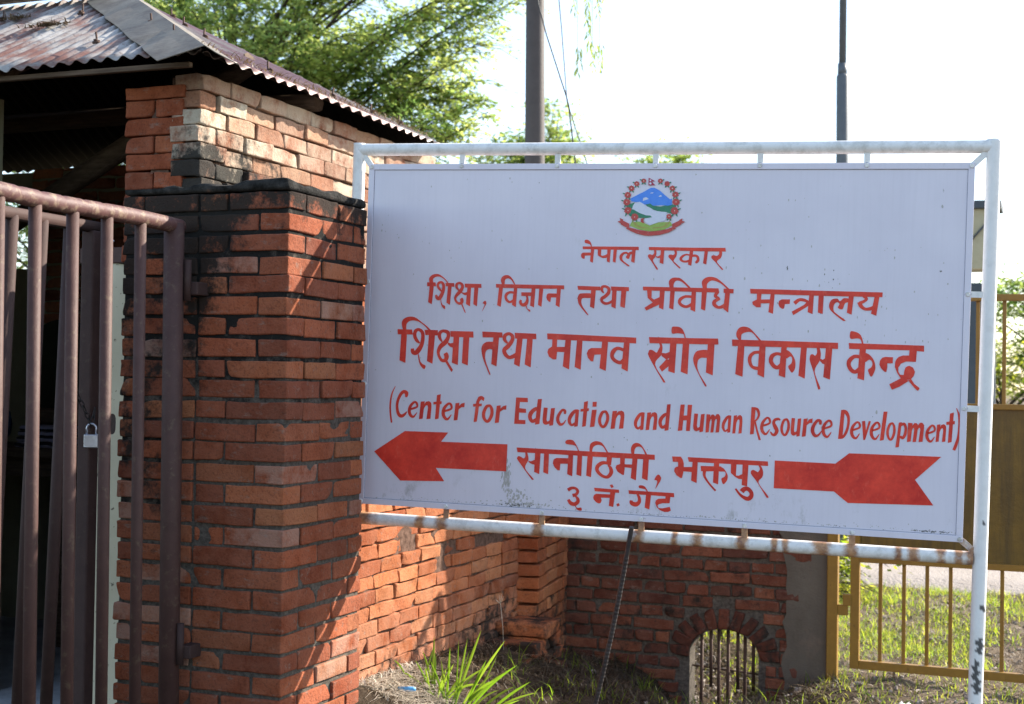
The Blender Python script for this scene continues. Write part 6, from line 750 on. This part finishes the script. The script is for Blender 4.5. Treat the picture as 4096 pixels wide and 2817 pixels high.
tree('pale yellow-green tree low behind the thick pole', (-8.3, 22, -.1), (-8.25, 22, 5.4), [((-8.6, 22, 5.1), (.75, .6, .45)), ((-7.85, 22, 5.15), (.6, .6, .62)), ((-8.1, 22, 5.7), (.28, .3, .4)), ((-9.1, 22, 5.0), (.4, .4, .25))], 40, 26, 12, .10, 21, 'far_leaf', .07, 'distant trees', limb_r=.03)
tree('small far tree top just above the middle of the sign', (-8.3, 30, -.1), (-8.3, 30, 6.2), [((-8.3, 30, 6.15), (.7, .6, .38))], 18, 24, 10, .14, 22, 'far_leaf', .08, 'distant trees')
tree('bushy far tree above the right end of the yellow gate', (-.2, 20, -.1), (-.2, 20, 2.4), [((-.72, 20, 2.5), (.5, .5, .42)), ((-.9, 20, 1.9), (.6, .5, .4)), ((.3, 20, 2.2), (.9, .6, .6))], 34, 24, 12, .09, 23, 'far_leaf', .06, 'distant trees')
tree('yellow-green bush behind the upper bars of the yellow gate', (-.8, 18.6, -.1), (-.8, 18.6, 1.2), [((-1.05, 18.6, 1.2), (.7, .5, .75)), ((.2, 18.6, .9), (1.0, .5, .75))], 40, 26, 12, .08, 24, 'bush_leaf', .04, 'roadside bushes', 'bush', cat='bush')
tree('low bush at the road edge beside the plastered wall end', (-1.75, 10.4, -.1), (-1.75, 10.4, .25), [((-1.72, 10.4, .22), (.30, .3, .33))], 22, 20, 10, .055, 25, 'bush_leaf', .02, 'roadside bushes', 'bush', cat='bush', limb_r=.007)
# hanging branch tips of a tree high above
ht = thing('hanging_branch', 'drooping willow-like branch tips hanging in from above the frame', 'branch', (-3.7, 11, 5.3)); rg = np.random.default_rng(3); lm = MB(); Cs, Ds = [], []
for x, z1 in [(-3.83, 4.45), (-3.80, 4.60), (-3.70, 4.16), (-3.72, 4.35), (-3.62, 4.42), (-3.79, 3.95), (-3.66, 3.98), (-3.60, 3.96), (-3.57, 4.55)]:
    lm.tube([(-3.75, 11, 5.3), (x-.03, 11, 4.9), (x, 11, z1)], [.006, .003, .001], 4)
    for z in np.arange(z1, min(z1+.22, 4.95), .03):
        for s in (-1, 1): Cs.append((x+.004*s, 11+rg.normal(0, .02), z)); Ds.append((s*rg.uniform(.1, .5), rg.normal(0, .3), -1))
lm.build('twigs', 'bark', ht, False); Cs, Ds = np.array(Cs), np.array(Ds); leaves_mesh('leaves', Cs, Ds, np.tile([.3, -1, .2], (len(Cs), 1)) + rg.normal(0, .4, (len(Cs), 3)), rg.uniform(.05, .09, len(Cs)), rg.uniform(.2, .9, len(Cs)), 'tree_leaf', ht, .22)
# ================================================================== GRASS, LITTER, PLANTS
def blades(name, mat, pts, hgt, width, lean, seed, parent=None, tints=None, seg=3, curl=.6):
    """curved tapering blades rooted at pts"""
    rg = np.random.default_rng(seed); n = len(pts); pts = np.asarray(pts, float); a = rg.uniform(0, 2*math.pi, n); dr = np.stack([np.cos(a), np.sin(a), np.zeros(n)], 1); sd = np.stack([-np.sin(a+rg.normal(0, .5, n)), np.cos(a), np.zeros(n)], 1)
    H = hgt*rg.uniform(.45, 1.2, n); Ln = H*lean*rg.uniform(.2, 1.4, n); V = []
    for k in range(seg+1):
        t = k/seg; c = pts + dr*(Ln*t**1.7)[:, None] + np.array([0, 0, 1.])*(H*(t - curl*.35*t*t*np.clip(Ln/H, 0, 1.4)))[:, None]; w = width*(1-t)**.8 + .0006
        V += [c - sd*w/2, c + sd*w/2]
    V = np.stack(V, 1).reshape(-1, 3); st = 2*(seg+1); b = (np.arange(n)*st)[:, None]; Fq = np.concatenate([b + np.array([[2*k, 2*k+1, 2*k+3, 2*k+2]]) for k in range(seg)], 0)
    T = np.zeros((n, 4)); T[:, 0] = rg.uniform(0, 1, n) if tints is None else tints; return link(name, npmesh(name, V, Fq, np.repeat(T, st, 0), True), mat, parent)
rg = np.random.default_rng(50)
def patchy(x, y, sc=1.0): return .5 + .25*np.sin(x*3.3*sc+1.2)*np.sin(y*2.7*sc) + .25*np.sin(x*7.1*sc+y*5.3*sc)
def scatter(n, x0, x1, y0, y1, dens=None):
    P = np.stack([rg.uniform(x0, x1, n), rg.uniform(y0, y1, n)], 1)
    if dens is not None: P = P[rg.uniform(0, 1, len(P)) < dens(P[:, 0], P[:, 1])]
    return np.column_stack([P, gz(P[:, 0], P[:, 1]) - .004])
P = scatter(30000, -2.6, 1.6, 7.9, 11.0, lambda x, y: np.clip(patchy(x, y)*1.25 - .85*np.clip((x+.55)/.35, 0, 1)*np.clip((9.9-y)/.5, 0, 1), 0, 1)); tag(blades('lawn_grass', 'grass_blade', P, .075, .0055, 1.15, 1, curl=.9), 'sunlit patchy grass beyond the yellow gate', 'grass', kind='stuff')
P = scatter(9000, -2.2, 1.4, 5.6, 7.9, lambda x, y: np.clip(patchy(x+3, y)*.5-.2 + .6*(x > -1.2), 0, .8)); tag(blades('short_grass', 'grass_blade', P, .055, .005, .9, 2), 'short sparse grass on the ground before the arched wall', 'grass', kind='stuff')
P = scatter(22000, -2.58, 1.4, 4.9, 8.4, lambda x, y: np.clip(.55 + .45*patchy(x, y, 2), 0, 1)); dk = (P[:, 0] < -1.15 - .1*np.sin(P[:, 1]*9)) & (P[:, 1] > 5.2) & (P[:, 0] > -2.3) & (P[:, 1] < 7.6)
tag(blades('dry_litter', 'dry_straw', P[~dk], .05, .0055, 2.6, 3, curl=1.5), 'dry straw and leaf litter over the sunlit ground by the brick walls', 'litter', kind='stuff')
tag(blades('dark_litter', 'shaded_straw', P[dk], .05, .0055, 2.6, 33, curl=1.5), 'straw and leaf litter coloured with the shade of the wall corner', 'litter', kind='stuff')
P = scatter(11000, -2.6, 1.6, 7.7, 11, lambda x, y: np.clip(1-patchy(x, y), 0, 1)); tag(blades('dry_grass', 'dry_straw', P, .055, .005, 1.6, 4), 'dry yellow grass stalks beyond the gate', 'grass', kind='stuff')
P = scatter(2200, -2.56, -2.28, 4.92, 5.4); 
tag(blades('pale_straw', 'pale_straw', P, .045, .006, 2.4, 9, tints=np.full(len(P), 1.0), curl=1.6), 'pale straw heap at the foot of the sunlit brick wall', 'straw', kind='stuff')
P = scatter(9000, -2.55, -1.1, 5.3, 7.4, lambda x, y: np.clip(patchy(x*1.4, y*1.3, 1.6)*1.3-.3, 0, 1)); tag(blades('dead_weeds', 'shaded_straw', P, .075, .005, 1.5, 12, tints=rg.uniform(0, 1, len(P))), 'dead brown weeds matted over the shaded ground in the wall corner', 'weeds', kind='stuff')
P = scatter(1500, -2.4, -1.2, 5.3, 7.4, lambda x, y: np.clip(patchy(x*1.4+2, y*1.3, 1.2)*1.4-.55, 0, 1)); tag(blades('green_weeds', 'grass_blade', P, .11, .006, .9, 13, tints=rg.uniform(0, .35, len(P))), 'thin green weeds among the dead weeds in the wall corner', 'weeds', kind='stuff')
# pebbles and crumbs
V, Fq = [], []; S_, E_, F_ = brick_template(1, 1, 1); Pp = np.vstack([scatter(60, -2.5, 1.4, 5, 7.3), scatter(700, -2.2, -1.4, 7.55, 8.4), scatter(1500, -1.4, 1.5, 7.0, 10.9)]); o_ = 0
for p in Pp:
    h = np.abs(rg.normal(.004, .005, 3)) + .002; q = S_*h*.6 + E_*h*.6 + rg.normal(0, .0015, S_.shape); an = rg.uniform(0, 6.3); q = np.column_stack([q[:, 0]*math.cos(an)-q[:, 1]*math.sin(an), q[:, 0]*math.sin(an)+q[:, 1]*math.cos(an), q[:, 2]]); V.append(p + q + [0, 0, .004]); Fq.append(F_+o_); o_ += len(S_)
tag(link('pebbles', npmesh('pebbles', np.vstack(V), np.vstack(Fq)), 'dusty_road'), 'pale pebbles and crumbs scattered over the soil', 'pebbles', kind='stuff')
# long-bladed grass clump near the wall
def blade_clump(label, spec, mat, name, cat, group=None, loc=None):
    t = MB(); V = []
    for (bx_, by_, tx_, ty_, tz_, w, droop) in spec:
        bz_ = float(gz(bx_, by_)) - .01; a = Vector((bx_, by_, bz_)); b = Vector((tx_, ty_, tz_)); d = b-a; sd = d.cross(FW).normalized()
        N_ = 9; P = []
        for i in range(N_):
            q = i/(N_-1); c = a + d*q + Vector((0, 0, 1))*(droop*math.sin(q*math.pi)*d.length) ; ww = w*(.75 + .5*q)*(1-q**5)**1 if q < 1 else 0.0004
            fold = FW*(ww*.25); P += [c - sd*ww/2, c + fold, c + sd*ww/2]
        t.add(P, [[i*3+j, i*3+j+1, i*3+j+4, i*3+j+3] for i in range(N_-1) for j in range(2)], 0, True, [(random.random(), 0, 0, 0)]*len(P))
    o = t.build(name, mat, None, False); tag(o, label, cat, group); return o
def pt3(px, py, Y):       # helper used only to list where the blades of the clump lean
    d = FW + RT*((px-2048)/5700) - UP*((py-1408.5)/5700); return CAM + d*((Y)/d.y)
sp = []
for (bx0, by0, tx0, ty0, w, dr) in [(1725, 2850, 1737, 2545, .011, 0), (1735, 2850, 1742, 2610, .010, 0), (1810, 2860, 1925, 2520, .012, .02), (1830, 2850, 2020, 2563, .011, .03), (1745, 2840, 1815, 2655, .010, .02), (1745, 2850, 1785, 2675, .009, .0), (1835, 2820, 2015, 2692, .012, .05), (1905, 2815, 2122, 2727, .011, .05), (1760, 2840, 1965, 2660, .008, .06), (1715, 2830, 1665, 2752, .010, .12), (1720, 2830, 1700, 2670, .008, .08), (1840, 2800, 1970, 2698, .007, .10), (1800, 2830, 1880, 2600, .008, .02), (1690, 2700, 1740, 2575, .006, .05), (1860, 2830, 1995, 2760, .008, .12), (1780, 2850, 1765, 2640, .008, .03), (1820, 2850, 1835, 2560, .007, .0), (1480, 2830, 1440, 2720, .006, .03), (1488, 2830, 1490, 2745, .007, .0), (1465, 2800, 1500, 2745, .006, .05), (1645, 2790, 1637, 2700, .007, .02), (1625, 2760, 1575, 2640, .007, .08), (1790, 2860, 1720, 2640, .010, .02), (1850, 2870, 1945, 2640, .011, .04), (1770, 2870, 1850, 2700, .010, .06), (1880, 2860, 2060, 2745, .010, .08), (1730, 2870, 1660, 2640, .008, .05), (1800, 2870, 1900, 2700, .009, .1), (1870, 2870, 1990, 2620, .009, .03), (1700, 2870, 1625, 2745, .009, .08), (1920, 2870, 2080, 2800, .009, .08), (1760, 2870, 1700, 2760, .009, .06), (1785, 2870, 1800, 2590, .010, .01), (1850, 2870, 2070, 2660, .010, .06), (1700, 2870, 1610, 2690, .009, .10), (1815, 2870, 1870, 2555, .009, .02), (1740, 2870, 1690, 2600, .009, .04), (1900, 2880, 2150, 2770, .009, .08), (1840, 2870, 1990, 2720, .012, .14), (1770, 2870, 1930, 2740, .010, .16)]:
    Y = 5.27 - (.0 if bx0 > 1600 else .12); a = pt3(bx0, by0, Y); b = pt3(tx0, ty0, Y + random.uniform(-.10, .12)); sp.append((a.x, a.y, b.x, b.y, b.z, w, dr))
blade_clump('bright green clump of long-bladed grass at the foot of the sunlit wall', sp[:17] + sp[22:], 'lily_blade', 'grass_clump', 'plant')
blade_clump('small green grass tuft right against the pier foot', sp[17:20], 'lily_blade', 'grass_tuft', 'plant')
blade_clump('few short green blades in the straw left of the big grass clump', sp[20:22], 'lily_blade', 'grass_tuft', 'plant')
wd = MB(); f0 = pt3(2014, 2600, 6.1); f1 = pt3(2002, 2415, 6.1); wd.tube([f0, (f0+f1)/2 + Vector((.004, 0, 0)), f1], [.0018, .0015, .0012], 6, tint=[(.8, 0, 0, 0)]*3)
for dx, dz in ((-.024, .015), (-.008, .04), (.004, .044), (.015, .036), (-.026, .02)): wd.tube([f1, f1 + Vector((dx*.6, 0, dz*.5)), f1 + Vector((dx, 0, dz))], [.0012, .0015, .0006], 5, tint=[(.9, 0, 0, 0)]*3)
tag(wd.build('weed_stalk', 'pale_straw'), 'single thin weed stalk with a forked seed head', 'weed')
# rubbish
m = MB(); m.box((-.5, -.5, -.5), (.5, .5, .5)); 
def scrap(name, label, cat, mat, loc, dim, rot):
    q = MB(); Mx = Matrix.Translation(loc) @ Matrix.Rotation(rot, 4, 'Z') @ Matrix.Rotation(.2, 4, 'X'); N_ = 6; V = []
    for i in range(N_):
        for j in range(N_): V.append(Mx @ Vector(((i/(N_-1)-.5)*dim[0], (j/(N_-1)-.5)*dim[1], dim[2]*(math.sin(i*1.9+j)*math.cos(j*1.6)))))
    q.add(V, [[i*N_+j, i*N_+j+1, (i+1)*N_+j+1, (i+1)*N_+j] for i in range(N_-1) for j in range(N_-1)], 0, True); o = q.build(name, mat, None, False); md = o.modifiers.new('thickness', 'SOLIDIFY'); md.thickness = .0015; return tag(o, label, cat)
def on(x, y, dz=.012): return (x, y, float(gz(x, y)) + dz)
scrap('wrapper', 'red crumpled wrapper on the litter right of the grass clump', 'wrapper', 'red_plastic', on(-1.98, 5.75, .03), (.075, .03, .012), -.5)
scrap('wrapper', 'white crumpled plastic scrap on the ground under the yellow gate', 'wrapper', 'white_plastic', on(-.72, 6.85, .02), (.06, .05, .02), .4)
q = MB(); bx_, by_, bz_ = on(-2.43, 5.08, .015); q.tube([(bx_-.03, by_, bz_+.012), (bx_+.02, by_+.02, bz_+.012), (bx_+.035, by_+.026, bz_+.012)], [.010, .010, .007], 12); tag(q.build('bottle_cap', 'blue_plastic'), 'small blue plastic cap in the pale straw', 'bottle cap')
# yellow flowers beyond the arch and dead leaves on the roof
fp = thing('flowering_plant', 'yellow-flowered plant seen through the arched opening', 'plant', (-1.96, 8.5, -.1)); C = np.column_stack([rg.uniform(-2.25, -1.66, 900), rg.uniform(8.35, 8.7, 900), rg.uniform(-.12, .22, 900)])
leaves_mesh('foliage', C, rg.normal(0, 1, (900, 3)) + [0, 0, .6], rg.normal(0, 1, (900, 3)), rg.uniform(.02, .045, 900), rg.uniform(.2, 1, 900), 'bush_leaf', fp, .45)
C = np.column_stack([rg.uniform(-2.0, -1.7, 90), rg.uniform(8.28, 8.36, 90), rg.uniform(-.08, .15, 90)]); leaves_mesh('flowers', C, rg.normal(0, 1, (90, 3)), rg.normal(0, 1, (90, 3)), rg.uniform(.012, .026, 90), rg.uniform(0, 1, 90), 'yellow_flower', fp, .9)['kind'] = 'stuff'
part(lambda m: m.tube([(-1.96, 8.5, -.15), (-1.96, 8.5, .15)], .006, 6), 'stem', 'bark', fp)
for (x, y, z), lb, n_, mt in [((-4.13, 4.953, 2.905), 'dark clump of dead leaves caught on the front roof slope', 160, .3), ((-4.48, 5.15, 3.02), 'dry grass tuft lying near the top of the front roof slope', 110, .7)]:
    pts = np.column_stack([x + rg.normal(0, .05, n_), y + rg.normal(0, .012, n_), np.zeros(n_)]); pts[:, 2] = 2.575 + (pts[:, 1]-4.36)*.536 + .012
    tag(blades('dead_leaf_clump', 'dry_straw', pts, .03, .007, 2.4, 60+n_, tints=np.full(n_, mt)*rg.uniform(0, 1, n_), curl=1.4), lb, 'dead leaves')
n_ = 420; yy = rg.uniform(4.5, 6.5, n_); xx = EX - np.abs(rg.normal(.10, .05, n_)); zz_ = EZ + (EX-xx)*.5 + .012
tag(blades('roof_edge_straw', 'dry_straw', np.column_stack([xx, yy, zz_]), .03, .005, 2.2, 71, curl=1.2), 'dry needles and straw lying along the right roof edge', 'straw', kind='stuff')
